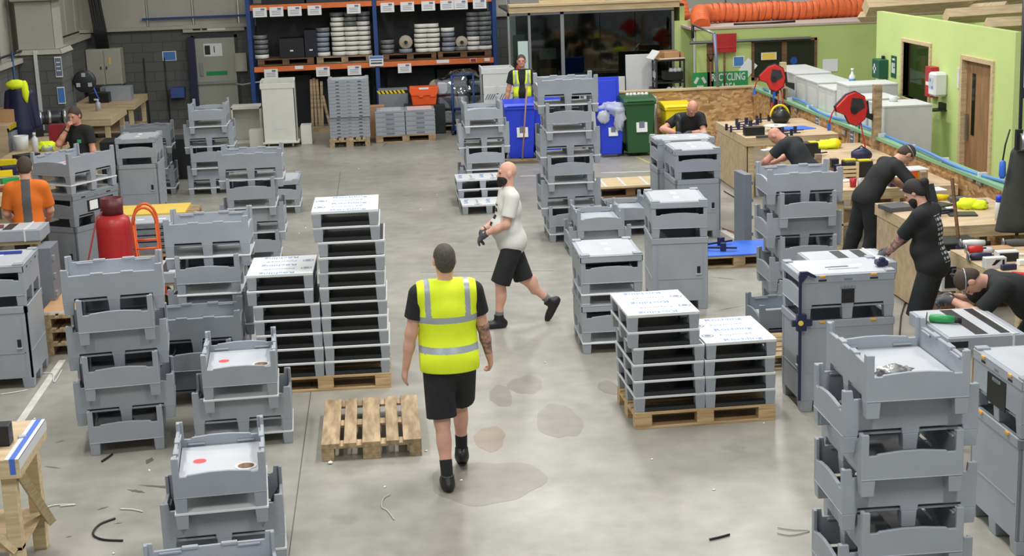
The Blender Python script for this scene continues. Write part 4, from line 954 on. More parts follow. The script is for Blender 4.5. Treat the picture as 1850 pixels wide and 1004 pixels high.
# ---------------------------------------------------------------- right-hand workbenches and what is on them
def workbench(label, x0, x1, y0, y1, z, panel=None, shelf=None, m=PINE, top=PLYW, group=None, brace=False, hazard=False):
    cx, cy = (x0+x1)/2, (y0+y1)/2; a, b = (x1-x0)/2, (y1-y0)/2
    r = thing('workbench', label, 'workbench', (cx, cy, 0), 0, group)
    MB().span((-a, -b, z-.02), (a, b, z), top).build('bench_top', r, .003)
    ap = MB()
    for s in (-1, 1): ap.span((-a, s*b, z-.13), (a, s*(b-.045), z-.02), m); ap.span((s*a, -b+.045, z-.13), (s*(a-.045), b-.045, z-.02), m)
    ap.build('apron', r, .003)
    for sx in (-1, 1):
        for sy in (-1, 1): MB().span((sx*(a-.05), sy*(b-.05), 0), (sx*(a-.14), sy*(b-.14), z-.02), m).build('leg', r, .003)
    if shelf: MB().span((-a+.05, -b+.05, shelf-.02), (a-.05, b-.05, shelf), top).build('shelf', r)
    if panel == 'L': MB().span((-a+.01, -b+.06, .02), (-a+.03, b-.06, z-.13), top).build('end_panel', r)
    if brace:
        for s in (-1, 1): MB().tube([(a-.03, -b+.12, z-.14), (a-.01, b-.12, .2)] if s > 0 else [(a-.1, -b+.06, .25), (a-.6, -b+.06, z-.12)], .04, m, 4).build('brace', r)
    if hazard:
        hz = MB(); n = 14
        for k in range(n): hz.span((a+.001, -b+2*b*k/n, .22), (a+.003, -b+2*b*(k+.5)/n, .28), YELP); hz.span((a+.001, -b+2*b*(k+.5)/n, .22), (a+.003, -b+2*b*(k+1)/n, .28), BLACK)
        hz.build('hazard_tape', r)
    return r
BZ = .92
workbench('timber workbench in the far corner with reels and clamps on it', 5.45, 6.88, 22.3, 24.35, BZ, 'L')
workbench('timber workbench with a yellow-striped tool case, behind the bent bald person', 5.5, 6.88, 19.35, 21.3, BZ, 'L')
workbench('timber workbench with an orange and yellow tub on it', 5.35, 6.88, 17.5, 18.7, BZ, None, .5)
workbench('timber workbench under the green rail holding a laptop and a yellow vest', 5.55, 6.88, 15.1, 16.6, BZ, 'L', .12)
workbench('timber workbench strewn with power tools at the right edge', 5.44, 6.88, 12.42, 14.0, BZ)
def put(px, py, z=BZ): return G(px, py, z)
def housing(label, loc, rz, L=.62, W=.42, H=.11, strap=True, slots=2):
    """grey machined cabinet panel lying face up"""
    r = thing('housing_panel', label, 'housing', loc, rz)
    b = MB(); b.span((-L/2, -W/2, 0), (L/2, W/2, H), GREY); b.build('shell', r, .006)
    MB().span((-L/2+.02, -W/2+.02, H), (L/2-.05, W/2-.02, H+.006), PANEL).build('face_plate', r, .002)
    for k in range(slots): MB().span((-L*.12+k*.2, -W/2+.05, H+.006), (-L*.12+k*.2+.1, W/2-.05, H+.008), BLACK).build('slot', r)
    MB().span((-L/2+.02, -W/2-.003, .03), (-L/2+.16, -W/2, H-.03), BLACK).build('side_slot', r)
    if strap: 
        MB().span((L*.32, -W/2-.004, .0), (L*.32+.018, W/2+.004, H+.012), WHITE).build('strap', r)
    return r
def trestle(label, loc, rz, L, W, z):
    r = thing('trestle', label, 'trestle', loc, rz)
    MB().span((-L/2, -W/2, z-.04), (L/2, W/2, z), PINE).build('top', r, .003)
    for sx in (-1, 1):
        for sy in (-1, 1): MB().tube([(sx*(L/2-.06), sy*(W/2+.02), 0), (sx*(L/2-.08), sy*(W/2-.08), z-.04)], .03, PINE, 4).build('leg', r)
    return r
h7 = (4.33, 13.75)
trestle('timber trestle under the housing by the ponytailed person', (h7[0], h7[1], 0), 0, .6, .5, .85); housing('grey slotted housing panel in front of the ponytailed person', (h7[0], h7[1], .85), 0, .78, .62)
h8 = (4.52, 11.25)
trestle('timber trestle under the housing by the person bent right over', (h8[0], h8[1], 0), 0, .55, .62, .84); housing('grey slotted housing panel under the green tool', (h8[0], h8[1], .84), 0, .62, .86)
trestle('timber trestle under the housing by the angle grinder', (4.15, 21.52, 0), 0, .5, .4, 1.0); housing('grey slotted housing panel being ground by the bald person', (4.15, 21.52, 1.0), 0, .55, .4)
# hand tools in use
def tool(name, label, cat, loc, rz, body, handle, L=.28, tilt=0.0):
    r = thing(name, label, cat, loc, rz); r.rotation_euler.y = tilt
    MB().lathe([(.012, 0), (.032, .01), (.036, .08), (.034, L*.6), (.028, L)], body, (0, 0, .036), 14, 'x').build('motor', r)
    MB().tube([(L*.8, 0, .036), (L*1.0, 0, .03), (L*1.25, 0, .03)], .022, handle, 10).build('handle', r); MB().lathe([(.0, 0), (.05, 0), (.05, .004), (0, .004)], STEEL, (-.02, 0, .034), 16, 'x').build('disc', r)
    return r
tool('green_power_tool', 'green and black hand tool on the nearest grey housing', 'power tool', G(1678, 582, .955)+Vector((0, .0, .0)), -.5, mat('tool_green', (44, 150, 84), .4), BLACK, .2)
t = thing('angle_grinder', 'black angle grinder held by the bald person in the back corner', 'power tool', (4.27, 21.70, 1.30), 0); t.rotation_euler = (0, PI/2, .6); MB().lathe([(.02, 0), (.04, .02), (.042, .2), (.03, .3)], BLACK, (0, 0, .05), 14, 'x').build('body', t); MB().lathe([(0, 0), (.075, 0), (.075, .006), (0, .006)], DSTEEL, (-.03, 0, .03), 18).build('disc', t)
tool('hand_drill', 'black and white drill lying at the corner of the near workbench', 'power tool', put(1738, 446), -.1, WHITE, BLACK, .22)
tool('hand_drill', 'grey and white drill at the back of the near workbench', 'power tool', put(1815, 445), -.1, CLOTHG, BLACK, .3)
tool('hand_drill', 'navy and grey power tool beside the white holed block', 'power tool', put(1752, 470), -.1, NAVY, CLOTHG, .2)
tool('hand_drill', 'red-handled cutter on the near workbench beside the drill', 'tool', put(1748, 457), -.1, REDP, BLACK, .14)
tool('hand_drill', 'yellow and black drill on the bench behind the ponytailed person', 'power tool', put(1672, 362), -.2, YELP, BLACK, .26)
def block(name, label, cat, loc, dims, m, rz=0, extra=None):
    r = thing(name, label, cat, loc, rz); MB().span((-dims[0]/2, -dims[1]/2, 0), (dims[0]/2, dims[1]/2, dims[2]), m).build('body', r, .004)
    if extra: extra(r)
    return r
block('charger_box', 'black-fronted white box on the near workbench', 'box', put(1818, 471), (.2, .1, .1), WHITE, 0, lambda r: MB().span((-.085, -.053, .005), (.095, -.05, .085), BLACK).build('front', r))
block('drilled_block', 'white block with slanted dark openings on the near workbench', 'block', put(1796, 483), (.2, .08, .1), WHITE, 0, lambda r: (MB().prism([(-.04, .03), (-.01, .03), (.05, .08), (.0, .08)], 'y', -.042, -.04, BLACK).build('opening', r), MB().span((.06, -.042, .03), (.08, -.04, .08), BLACK).build('opening', r)))
block('tool_battery', 'navy battery block lying below the white block', 'battery', put(1822, 487), (.14, .05, .05), NAVY, .1)
block('red_cutter', 'red and black cutter near the right edge of the workbench', 'tool', put(1842, 498), (.15, .05, .03), REDP, -.6)
block('dark_plate', 'dark flat plate at the right edge of the near workbench', 'plate', put(1846, 508), (.2, .12, .015), BLACK, .2)
r = thing('tape_roll', 'clear roll of tape on the near workbench', 'tape', put(1782, 455)); MB().lathe([(.05, 0), (.065, 0), (.065, .04), (.05, .04)], PANEL, (0, 0, 0), 20).build('roll', r)
r = thing('bar_clamp', 'navy bar clamp gripping the corner of the near workbench', 'clamp', put(1722, 450)+Vector((0.05, 0, -.36))); MB().span((-.012, -.006, 0), (.012, .006, .4), NAVY).build('bar', r); MB().span((-.02, -.02, .36), (.14, .02, .385), NAVY).build('jaw', r); MB().span((-.05, -.025, .08), (.12, .025, .16), NAVY).build('trigger', r); MB().span((-.03, -.026, .06), (-.005, .026, .14), YELP).build('pad', r)
# bar clamp on the lidded bin
def clampv(label, loc, L):
    r = thing('bar_clamp', label, 'clamp', loc); MB().span((-.012, -.008, 0), (.012, .008, L), NAVY).build('bar', r); MB().prism([(-.015, L-.03), (.0, L+.03), (.06, L+.03), (.13, L-.01), (.13, L-.03), (.06, L-.005), (.015, L-.06)], 'y', -.018, .018, NAVY).build('jaw', r)
    MB().span((-.07, -.02, L*.60), (.1, .02, L*.60+.05), NAVY).span((-.03, -.025, L*.6-.04), (.05, .025, L*.6+.1), NAVY).build('trigger', r); MB().lathe([(.022, 0), (.022, .03)], YEL, (.0, -.03, L*.6+.03), 12, 'y').build('screw', r); return r
clampv('tall dark blue bar clamp on the left corner of the amber-clipped bin', (3.41, 12.06, .12), 1.09)
r = thing('bar_clamp', 'navy clamp head on the back right corner of the clamped bin lid', 'clamp', G(1592, 480, 1.2)); MB().box((0, 0, .03), (.1, .09, .05), NAVY).box((0, -.02, .06), (.05, .05, .04), NAVY).build('head', r, .01)
# bench clutter further back
r = thing('laptop', 'open dark laptop on the bench beside the yellow vest', 'laptop', put(1690, 372), .5); MB().span((-.17, -.12, 0), (.17, .12, .018), DSTEEL).build('base', r); sc_ = MB().box((0, .15, .11), (.34, .012, .22), DSTEEL, rot=Matrix.Rotation(-.35, 3, 'X')).build('screen', r)
r = thing('hi_vis_vest', 'crumpled yellow hi-vis vest on the bench under the sockets', 'vest', put(1757, 377)); MB().blob((-.05, .02, .05), (.12, .09, .07), HIVIS, 9, .18, seed=2).blob((.06, -.02, .04), (.1, .09, .055), HIVIS, 9, .2, seed=3).build('cloth', r); MB().blob((.1, .03, .05), (.08, .07, .05), REFL, 8, .15, seed=4).build('reflective_band', r)
r = thing('hi_vis_vest', 'yellow hi-vis cloth heap on the bench below the wall poster', 'vest', put(1492, 268)); MB().blob((0, 0, .05), (.2, .12, .07), HIVIS, 9, .25, seed=5).blob((.13, .02, .05), (.1, .1, .08), YELP, 9, .2, seed=6).build('cloth', r)
r = thing('spray_can', 'white bottle with a blue cap at the right end of the bench', 'bottle', put(1804, 398)); MB().lathe([(.04, 0), (.04, .19), (.03, .2)], WHITE, (0, 0, 0), 16).build('body', r); MB().lathe([(.036, .2), (.036, .26), (.02, .27)], BLUEP, (0, 0, 0), 16).build('cap', r)
r = thing('plastic_tub', 'square orange and yellow tub with a white lid on the bench', 'tub', put(1648, 331), .1); MB().frustum((0, 0, 0), (.26, .24), (0, 0, .17), (.28, .26), mat('amber_tub', (214, 166, 40), .5)).build('body', r, .01); MB().span((-.142, -.135, .08), (.0, -.128, .17), ORANGE).span((-.145, -.13, .02), (-.138, .1, .17), ORANGE).build('label', r); MB().span((-.15, -.14, .17), (.15, .14, .19), WHITE).build('lid', r, .004)
r = thing('tool_case', 'black case with two yellow tops behind the leaning person', 'case', put(1548, 318)); MB().span((-.17, -.12, 0), (.17, .12, .2), BLACK).build('body', r, .01); MB().span((-.15, .0, .2), (-.01, .1, .215), YELP).span((0, -.1, .2), (.15, .0, .215), YELP).build('lid_panel', r)
r = thing('tool_case', 'black case with a yellow latch on the bench beside the bent bald person', 'case', put(1458, 283)); MB().span((-.13, -.11, 0), (.13, .11, .2), BLACK).build('body', r, .01); MB().span((0.02, -.09, .2), (.12, .05, .21), YELP).build('lid_panel', r)
r = thing('tool_bag', 'navy tool bag on the bench beside the near pine post', 'bag', put(1556, 290)); MB().blob((0, 0, .08), (.14, .1, .09), NAVY, 8, .1).build('body', r); MB().tube([(-.08, 0, .14), (0, 0, .2), (.08, 0, .14)], .01, NAVY, 6).build('handle', r)
r = thing('red_cup', 'red cup on the timber bench beside the grey tray stack', 'cup', put(1541, 338)); MB().lathe([(.035, 0), (.045, .11), (.04, .11), (.03, .01)], RED, (0, 0, 0), 18).build('cup_body', r)
r = thing('clear_jar', 'clear jar next to the red cup', 'jar', put(1554, 338)); MB().lathe([(.03, 0), (.033, .09), (.02, .1), (.02, .11)], PANEL, (0, 0, 0), 16).build('body', r)
r = thing('timber_rack', 'small open pine rack standing on the bench behind the red cup', 'rack', put(1532, 322)); 
for zz in (.02, .07, .12): MB().span((-.15, -.02, zz), (.12, .0, zz+.035), PINE).build('rail', r)
MB().span((.1, -.03, 0), (.13, .03, .2), PINE).build('upright', r)
r = thing('brown_stick', 'long brown batten leaning against the bench with the laptop', 'batten', (0, 0, 0)); a_, b_ = G(1736, 462, .25), G(1721, 322, 1.12); a_ = Y(1735, 468, 14.8); b_ = Y(1720, 322, 15.05); MB().tube([a_, b_], .02, DWOOD, 4).build('shaft', r)
r = thing('printer', 'white and black printer standing under the bench behind the ponytailed person', 'printer', (5.82, 14.78, .35)); MB().span((-.24, -.2, 0), (.24, .2, .42), WHITE).build('body', r, .01); MB().span((-.23, -.19, .42), (.18, .19, .5), BLACK).build('scanner_lid', r, .01); MB().span((-.2, -.206, .04), (.17, -.2, .26), BLACK).build('front_bay', r); MB().span((-.06, -.204, .31), (.02, -.2, .325), DSTEEL).build('badge', r)
MB().span((-.22, -.18, -.35), (.22, .18, 0), DWOOD).build('stand', r)
block('storage_box', 'pale grey storage box on the shelf below the bench', 'box', (6.38, 15.4, .13), (.2, .3, .42), PANEL)
r = thing('wax_jacket', 'long dark olive jacket hanging in front of the green wall at the right edge', 'jacket', (6.22, 14.25, 1.02)); jf = Field((-.35, -.3, -.1), (.5, .3, 1.0), .014)
jf.cap((0, 0, .75), (-.02, 0, .1), .1, .17, .05); jf.cap((.18, .02, .8), (.2, .02, .05), .12, .19, .05); jf.cap((-.05, 0, .55), (-.14, 0, .0), .07, .09, .03); jf.cut((0, 0, -.0), (0, 0, -1)); field_mesh(jf, 'cloth', [OLIVE], r); MB().tube([(.1, 0, .82), (.1, 0, .95), (.14, 0, 1.0)], .012, DSTEEL, 8).build('hanger_hook', r)
r = thing('spot_lamp', 'silver and black clamp lamp above the olive jacket', 'lamp', (6.25, 14.15, 1.92)); MB().lathe([(.09, -.1), (.1, 0), (.06, .1), (.02, .14)], STEEL, (0, 0, 0), 18, 'x').build('reflector', r); MB().box((-.1, 0, .02), (.06, .05, .2), BLACK).build('clamp_body', r)
p0 = Y(1842, 300, 14.5); r = thing('steel_pole', 'thin dark steel pole at the right edge in front of the green wall', 'pole', (p0.x, 14.5, 0)); MB().tube([(0, 0, .92), (-.03, 0, 4.2)], .018, DSTEEL, 10).build('shaft', r); MB().span((-.04, -.04, 1.85), (.3, .04, 1.92), BLACK).build('bracket', r); MB().span((-.02, -.03, 2.3), (.3, .03, 2.4), DSTEEL).build('bracket', r)
r = thing('blue_hose_nozzle', 'blue air nozzle hanging beside the olive jacket', 'nozzle', Vector((6.02, 14.2, 1.64))); MB().lathe([(.02, -.08), (.035, -.05), (.03, .08), (.012, .1)], BLUES, (0, 0, 0), 12).build('grip', r); MB().tube([(0, 0, .1), (.02, 0, .25), (.06, 0, .4)], .008, BLACK, 6).build('hose', r)
# far corner bench
r = thing('cable_reel', 'pale round cable drum lying on the far corner bench', 'reel', put(1402, 237)); MB().lathe([(.16, 0), (.16, .015)], PANEL, (0, 0, .0), 28).lathe([(.08, .015), (.08, .08)], BLACK, (0, 0, 0), 20).lathe([(.18, .08), (.18, .095)], OFFW, (0, 0, 0), 28).lathe([(.035, .095), (.035, .097)], BLACK, (0, 0, 0), 16).build('spool', r)
block('black_crate', 'small black crate at the front of the far corner bench', 'crate', put(1362, 244), (.3, .16, .13), BLACK)
block('blue_folder', 'blue plastic sheet lying at the back of the far corner bench', 'sheet', put(1440, 232), (.45, .4, .01), BLUES, .3)
r = thing('vacuum_head', 'black machine with a yellow hoop and chrome dome on the far bench', 'machine', put(1410, 222)); MB().blob((0, 0, .1), (.15, .14, .13), BLACK, 10).build('body', r); MB().blob((0, -.04, .17), (.06, .06, .05), STEEL, 8).build('dome', r); MB().tube([(.15*math.cos(q), .05, .1+.18*math.sin(q)) for q in np.linspace(0, PI, 14)], .018, YELP, 8).build('hoop', r)
for i, (px, py, a) in enumerate([(1330, 234, .2), (1350, 229, -.3), (1345, 224, .5), (1385, 219, .1), (1425, 245, .0)]):
    r = thing('quick_clamp', ['navy quick clamp at the left end of the far bench', 'navy quick clamp crossing another on the far bench', 'rearmost navy quick clamp on the far bench', 'navy quick clamp beside the chrome-domed machine', 'navy quick clamp in front of the pale cable drum'][i], 'clamp', put(px, py), a)
    MB().span((-.18, -.012, .03), (.18, .012, .045), NAVY).build('bar', r); MB().span((-.18, -.02, .0), (-.15, .02, .1), NAVY).build('jaw', r); MB().span((.02, -.02, 0), (.06, .02, .1), NAVY).build('jaw', r)
block('toolbox_tray', 'grey bench vice block at the front of the second bench', 'vice', put(1507, 300), (.1, .1, .1), DSTEEL)
block('foam_offcut', 'white offcuts on the bench in front of the bald person', 'offcuts', put(1385, 272), (.14, .1, .02), PAPER, .4)
block('paper_pile', 'white sheets lying on the bench behind the laptop', 'paper', put(1668, 345), (.5, .22, .02), PAPER, .1)
block('dark_pad', 'dark grey fabric pad on the bench under the leaning arms', 'pad', put(1620, 378), (.3, .3, .05), CLOTHG, .2)
block('dark_sleeve', 'grey folded cloth beside the yellow vest', 'cloth', put(1733, 364), (.22, .16, .05), CLOTHG, -.2)
# red hose reels and the tool board
def hose_reel(label, loc, s, rz):
    r = thing('hose_reel', label, 'hose reel', loc, rz)
    prof = [(.26, .04), (.1, .2), (-.02, .24), (-.16, .16), (-.2, 0), (-.17, -.15), (-.05, -.24), (.06, -.2), (.12, -.08), (.24, -.03)]
    MB().prism([(-x*s, z*s) for x, z in prof], 'y', -.07*s, .07*s, REDP).build('case', r, .012)
    MB().prism([(-x*s*1.05, z*s*1.06) for x, z in prof], 'y', -.03*s, .03*s, BLACK).build('rim', r, .004)
    MB().prism([(-.03*s, .16*s), (.12*s, .14*s), (.16*s, .02*s), (.03*s, -.06*s), (-.06*s, 0)], 'y', -.078*s, -.07*s, DSTEEL).build('side_panel', r); MB().lathe([(.05*s, 0), (.05*s, .015)], BLACK, (0, -.092*s, -.02*s), 16, 'y').build('hub', r)
    MB().prism([(.18*s, .1*s), (.22*s, .1*s), (.24*s, -.08*s), (.36*s, -.1*s), (.36*s, -.22*s), (.2*s, -.14*s)], 'y', -.025*s, .025*s, BLACK).build('bracket', r)
    MB().tube([(-.25*s, 0, .02*s), (-.3*s, 0, -.06*s), (-.33*s, 0, -.16*s), (-.34*s, 0, -.2*s)], .01, REDP, 8).build('hose', r); MB().box((-.34*s, 0, -.25*s), (.04, .03, .1*s), BLUES).build('nozzle', r)
    MB().tube([(.12*s, 0, -.2*s), (.18*s, 0, -.5*s), (.25*s, .02, -.85*s)], .01, REDP, 8).build('feed_hose', r)
    return r
hose_reel('near red hose reel hung on the weathered pine post', (OSBX-.37, POSTN+.02, 1.50), .98, .0)
hose_reel('far red hose reel hung above the black tool board', (OSBX-.33, 25.05, 1.52), .95, -.25)
r = thing('rag', 'purple rag hanging below the near hose reel', 'rag', X(1552, 208, OSBX-.25)); MB().prism([(-.1, .08), (.08, .1), (.1, .02), (.02, -.02), (-.02, -.12), (-.09, -.04)], 'y', -.02, .02, mat('purple_cloth', (120, 50, 92), .8)).build('cloth', r)
tb = thing('tool_board', 'black tool board hung with blue and orange tools under the far hose reel', 'tool board', (OSBX-.03, 25.9, .68)); MB().span((0, -.5, 0), (.02, .5, .6), BLACK).build('board', tb); MB().span((-.005, -.55, -.02), (.025, -.5, .62), PALO).build('batten', tb)
for i in range(8): MB().box((-.03, -.4+.11*i, .2+.1*(i % 3)), (.04, .04, .18), [NAVY, BLUES, ORANGE, STEEL][i % 4]).build('hung_tool', tb)
# things on the strand-board wall
def wall_socket(label, loc):
    r = thing('double_socket', label, 'socket', loc, group='steel double sockets on the strand-board wall'); MB().span((-.03, -.075, -.045), (0, .075, .045), STEEL).build('back_box', r, .004)
    for s in (-1, 1): MB().span((-.034, s*.035-.012, -.02), (-.03, s*.035+.012, .02), WHITE).build('outlet', r)
    return r
for i, (px, py) in enumerate([(1758, 320), (1772, 328), (1440, 198), (1527, 240)]):
    wall_socket(['left steel double socket above the yellow vest', 'right steel double socket above the yellow vest', 'steel double socket beside the far pine post', 'steel double socket between the two wall posters'][i], X(px, py, OSBX-.001))
for i, (px, py) in enumerate([(1477, 215), (1540, 244)]):
    notice('wall_poster', X(px, py, OSBX-.002), .22, .3, ['white printed sheet on the strand-board below the blue hose', 'white printed sheet left of the near pine post'][i], body=GREYPRINT, rz=-PI/2, cat='poster')
r = thing('black_cable', 'black cable hanging from the rail left of the near post', 'cable', X(1552, 255, OSBX-.02)); MB().tube([(0, 0, -.15), (0, 0, .35)], .01, BLACK, 6).build('cord', r)
# white cartons between the low wall and the sheds
for i, (y0, y1, x0, x1, z, lab) in enumerate([(25.6, 27.2, 7.1, 7.75, 1.52, 'farthest white boxed unit behind the low wall, beside the green shed'), (24.2, 25.5, 7.1, 7.7, 1.5, 'second farthest white boxed unit behind the far pine post'), (23.2, 24.1, 7.08, 7.75, 1.48, 'middle white boxed unit behind the low wall'), (22.5, 23.1, 7.08, 7.85, 1.62, 'tall white boxed unit with a soap bottle behind it'), (21.7, 22.4, 7.1, 7.6, 1.5, 'white panelled unit left of the near red hose reel'), (20.9, 21.6, 7.1, 7.8, 1.48, 'nearest white boxed unit behind the near pine post')]):
    r = thing('white_unit', lab, 'boxed unit', ((x0+x1)/2, (y0+y1)/2, 0)); a, b = (x1-x0)/2, (y1-y0)/2
    MB().span((-a, -b, 0), (a, b, z-.03), WALLW).build('body', r, .004); MB().span((-a-.005, -b-.005, z-.03), (a+.005, b+.005, z), WALLW).build('lid', r, .004)
    for k in (-1, 1): MB().span((-a-.003, k*b*.5-b*.35, .1), (-a, k*b*.5+b*.35, z-.12), OFFW).build('side_panel', r, .001)
r = thing('soap_bottle', 'white and blue pump bottle standing on the white units', 'bottle', (7.5, 23.65, 1.48)); MB().lathe([(.05, 0), (.05, .16), (.02, .2), (.015, .24)], WHITE, (0, 0, 0), 14).lathe([(.051, .06), (.051, .12)], BLUEPRINT, (0, 0, 0), 14).build('body', r); MB().lathe([(.02, .24), (.025, .28)], WHITE, (0, 0, 0), 12).build('pump', r)
r = thing('white_cup', 'small white pot on the nearest white unit', 'pot', (7.4, 21.4, 1.48)); MB().lathe([(.06, 0), (.055, .08)], WHITE, (0, 0, 0), 14).build('body', r)
# on the right green wall
r = thing('first_aid_box', 'dark green first-aid box at the left end of the green wall', 'first-aid box', (RW, 23.85, 1.72)); MB().span((-.16, -.17, -.15), (0, .17, .15), DGREEN).build('box_body', r, .01); MB().span((-.05, -.04, .15), (-.02, .04, .2), BLACK).build('handle', r); MB().box((-.08, .172, 0), (.05, .004, .14), WHITE).box((-.08, .172, 0), (.1, .004, .05), WHITE).build('emblem', r); MB().box((-.162, .04, 0), (.004, .05, .15), WHITE).box((-.162, .04, 0), (.004, .14, .05), WHITE).build('emblem', r)
r = thing('first_aid_sign', 'small green sign with white figures right of the first-aid box', 'sign', (RW, 23.42, 1.78), -PI/2); MB().span((-.12, -.01, -.17), (.12, 0, .17), DGREEN).build('plate', r); MB().span((-.08, -.013, -.1), (-.02, -.01, .06), WHITE).span((.0, -.013, -.1), (.07, -.013+.003, -.02), WHITE).span((.01, -.013, .0), (.06, -.01, .06), WHITE).span((-.06, -.013, .1), (.06, -.01, .13), WHITE).build('figures', r)
r = thing('red_wall_box', 'red fire box on the green wall beside the wood-framed window', 'fire box', (RW, 21.6, 1.72)); MB().span((-.12, -.12, -.22), (0, .12, .22), RED).build('box_body', r, .008); MB().span((-.122, -.08, -.05), (-.12, .08, .0), PAPER).build('label_strip', r)
r = thing('soap_dispenser', 'white dispenser on the green wall beside the red fire box', 'dispenser', (RW, 21.25, 1.72)); MB().span((-.2, -.13, -.17), (0, .13, .17), WHITE).build('box_body', r, .03); MB().box((-.202, 0, .02), (.004, .18, .16), PANEL).box((-.204, .03, .06), (.004, .05, .04), BLUEPRINT).box((-.204, -.05, -.04), (.004, .06, .04), BLUEPRINT).build('label_panel', r)
r = thing('drip_tray', 'black drip tray below the white dispenser', 'tray', (RW, 21.25, 1.36)); MB().span((-.25, -.13, -.02), (0, .13, .0), BLACK).span((-.05, -.1, 0), (0, .1, .09), BLACK).build('tray_body', r, .004)
r = thing('light_switch', 'white strip switch left of the oak door', 'switch', (RW, 20.7, 1.85)); MB().span((-.02, -.03, -.14), (0, .03, .14), WHITE).build('plate', r)
# against the green shed
r = thing('recycling_sign', 'green RECYCLING AREA sign on the lime shed behind the low wall', 'sign', (6.55, SY-.04, 1.1)); MB().span((-.54, -.01, -.19), (.54, 0, .19), GREENS).build('plate', r)
text('lettering', 'RECYCLING', .20, WHITE, r, (.16, -.012, .08), (PI/2, 0, 0), bold=.004, sx=.62); text('lettering', 'AREA', .20, WHITE, r, (.16, -.012, -.11), (PI/2, 0, 0), bold=.004, sx=.62)
em = MB()
for k in range(3):
    a = PI/2+k*2*PI/3; c_ = Vector((-.39+.085*math.cos(a+PI), -.013, -.0+.085*math.sin(a+PI))); em.box(c_, (.13, .004, .055), WHITE, rot=Matrix.Rotation(-(a+PI/2), 3, 'Y'))
    c2 = Vector((-.39+.12*math.cos(a+PI/3+.0), -.013, .12*math.sin(a+PI/3)))
em.build('emblem', r)
def shovel(label, loc, m, L, blade=True, rz=0):
    r = thing('shovel', label, 'shovel', loc, rz)
    MB().tube([(0, 0, 0), (0, 0, L)], .018, DWOOD, 10).build('shaft', r)
    if blade: MB().prism([(-.22, L), (.22, L), (.23, L+.36), (-.23, L+.36)], 'y', -.03, .02, m).span((-.2, -.04, L+.08), (.2, -.03, L+.11), m).build('blade', r, .012)
    else: MB().tube([(0, 0, L), (-.07, 0, L+.14), (.07, 0, L+.14), (0, 0, L)], .014, BLACK, 8).build('handle', r)
    return r
shovel('upturned red snow shovel hung on the lime shed wall', (6.62, SY-.12, 1.02), RED, .64)
shovel('shovel with a black D-handle standing against the lime shed', (6.35, SY-.12, .9), BLACK, .6, False)
notice('notice', (6.92, SY-.01, 1.47), .22, .2, 'blue and white notice right of the red shovel', border=.15)
r = notice('notice', (7.1, SY-.02, 1.34), .24, .3, 'blank white sheet pinned aslant right of the blue notice', body=None); r.rotation_euler.y = .7
notice('notice', (8.0, SY-.01, 1.4), .22, .3, 'white sheet with a blue round sign between the shed windows', body=None); 
o = MB().lathe([(.07, 0), (.07, .006)], mat('mandatory_blue', (30, 80, 170), .5), (0, -.014, .04), 20, 'y').build('round_sign', bpy.data.objects[-1] if False else None); o.location = (8.0, SY-.01, 1.4); o.name = 'mandatory_disc'; tag(o, 'blue round mandatory sign between the shed windows', 'sign')
notice('notice', (8.32, SY-.01, 1.4), .22, .3, 'white sheet with grey lines below the right shed window', body=None)
notice('notice', (8.72, SY-.01, 1.32), .3, .24, 'white and blue sheet behind the soap bottle on the shed wall', body=None)
notice('notice', (7.5, SY-.05, 1.55), .3, .14, 'white and yellow label in the left shed window', body=YEL, lines=0)
for i, (a, b) in enumerate([(7.22, 7.76), (7.86, 8.4)]):
    wfm = MB(); 
    for (p_, q_) in [((a-.05, 1.1), (a, 1.86)), ((b, 1.1), (b+.05, 1.86)), ((a-.05, 1.82), (b+.05, 1.87)), ((a-.05, 1.1), (b+.05, 1.15))]: wfm.span((p_[0], SY-.04, p_[1]), (q_[0], SY, q_[1]), DWOOD)
    w = wfm.build(f'window_{i+3}'); struct(w); struct(MB().span((a, SY-.02, 1.14), (b, SY-.012, 1.83), mat('dark_window_glass', (40, 44, 38), .12)).build('window_pane', w))
# sheet-metal frame post in the corner of the low wall
r = thing('steel_gantry', 'grey steel post and arms above the corner of the low strand-board wall', 'frame', (6.28, OSBY+.05, 1.11)); MB().tube([(0, 0, 0), (-.06, 0, .98)], .03, mat('blue_grey_steel', (128, 142, 166), .4, .3), 10).build('post', r); MB().tube([(-.06, 0, .98), (-.28, .9, 1.1)], .022, STEEL, 8).build('arm', r); MB().tube([(-.28, .9, 1.1), (-.28, .9, .85)], .03, BLACK, 8).build('bracket', r)
# orange ventilation duct on the shed roof
DUCTO = mat('orange_duct_fabric', (232, 112, 58), .5, var=.1, scale=7)
r = thing('ventilation_duct', 'long ribbed orange ventilation duct lying across the shed roof', 'duct', (0, 0, 0)); a_, b_ = Vector((6.5, 30.0, 2.33)), Vector((10.6, 30.4, 2.31)); pts = []; rad = []
n_ = 150
for i in range(n_+1):
    t = i/n_; pts.append(a_.lerp(b_, t)+Vector((0, .06*math.sin(t*9), .015*math.sin(t*23)))); rad.append(.175+.014*abs(math.sin(i*PI/5))+.006*math.sin(i*1.7))
MB().tube(pts, rad, DUCTO, 20).build('sleeve', r)
rb = MB()
for i in range(0, n_+1, 5): 
    p = pts[i]; rb.tube([p+Vector((.02*math.sin(q), .183*math.cos(q), .183*math.sin(q))) for q in np.linspace(0, 2*PI, 20)[:-1]], .006, mat('brown_rib', (140, 66, 44), .6), 5, closed=True)
rb.build('wire_coil', r)
def elbow(name, label, pts, m0=.18):
    r = thing(name, label, 'duct'); P_ = []; 
    for i in range(len(pts)-1):
        for t in np.linspace(0, 1, 12, endpoint=False): P_.append(Vector(pts[i]).lerp(Vector(pts[i+1]), t))
    P_.append(Vector(pts[-1])); MB().tube(P_, [m0+.016*abs(math.sin(i*.9)) for i in range(len(P_))], DUCTO, 18).build('sleeve', r)
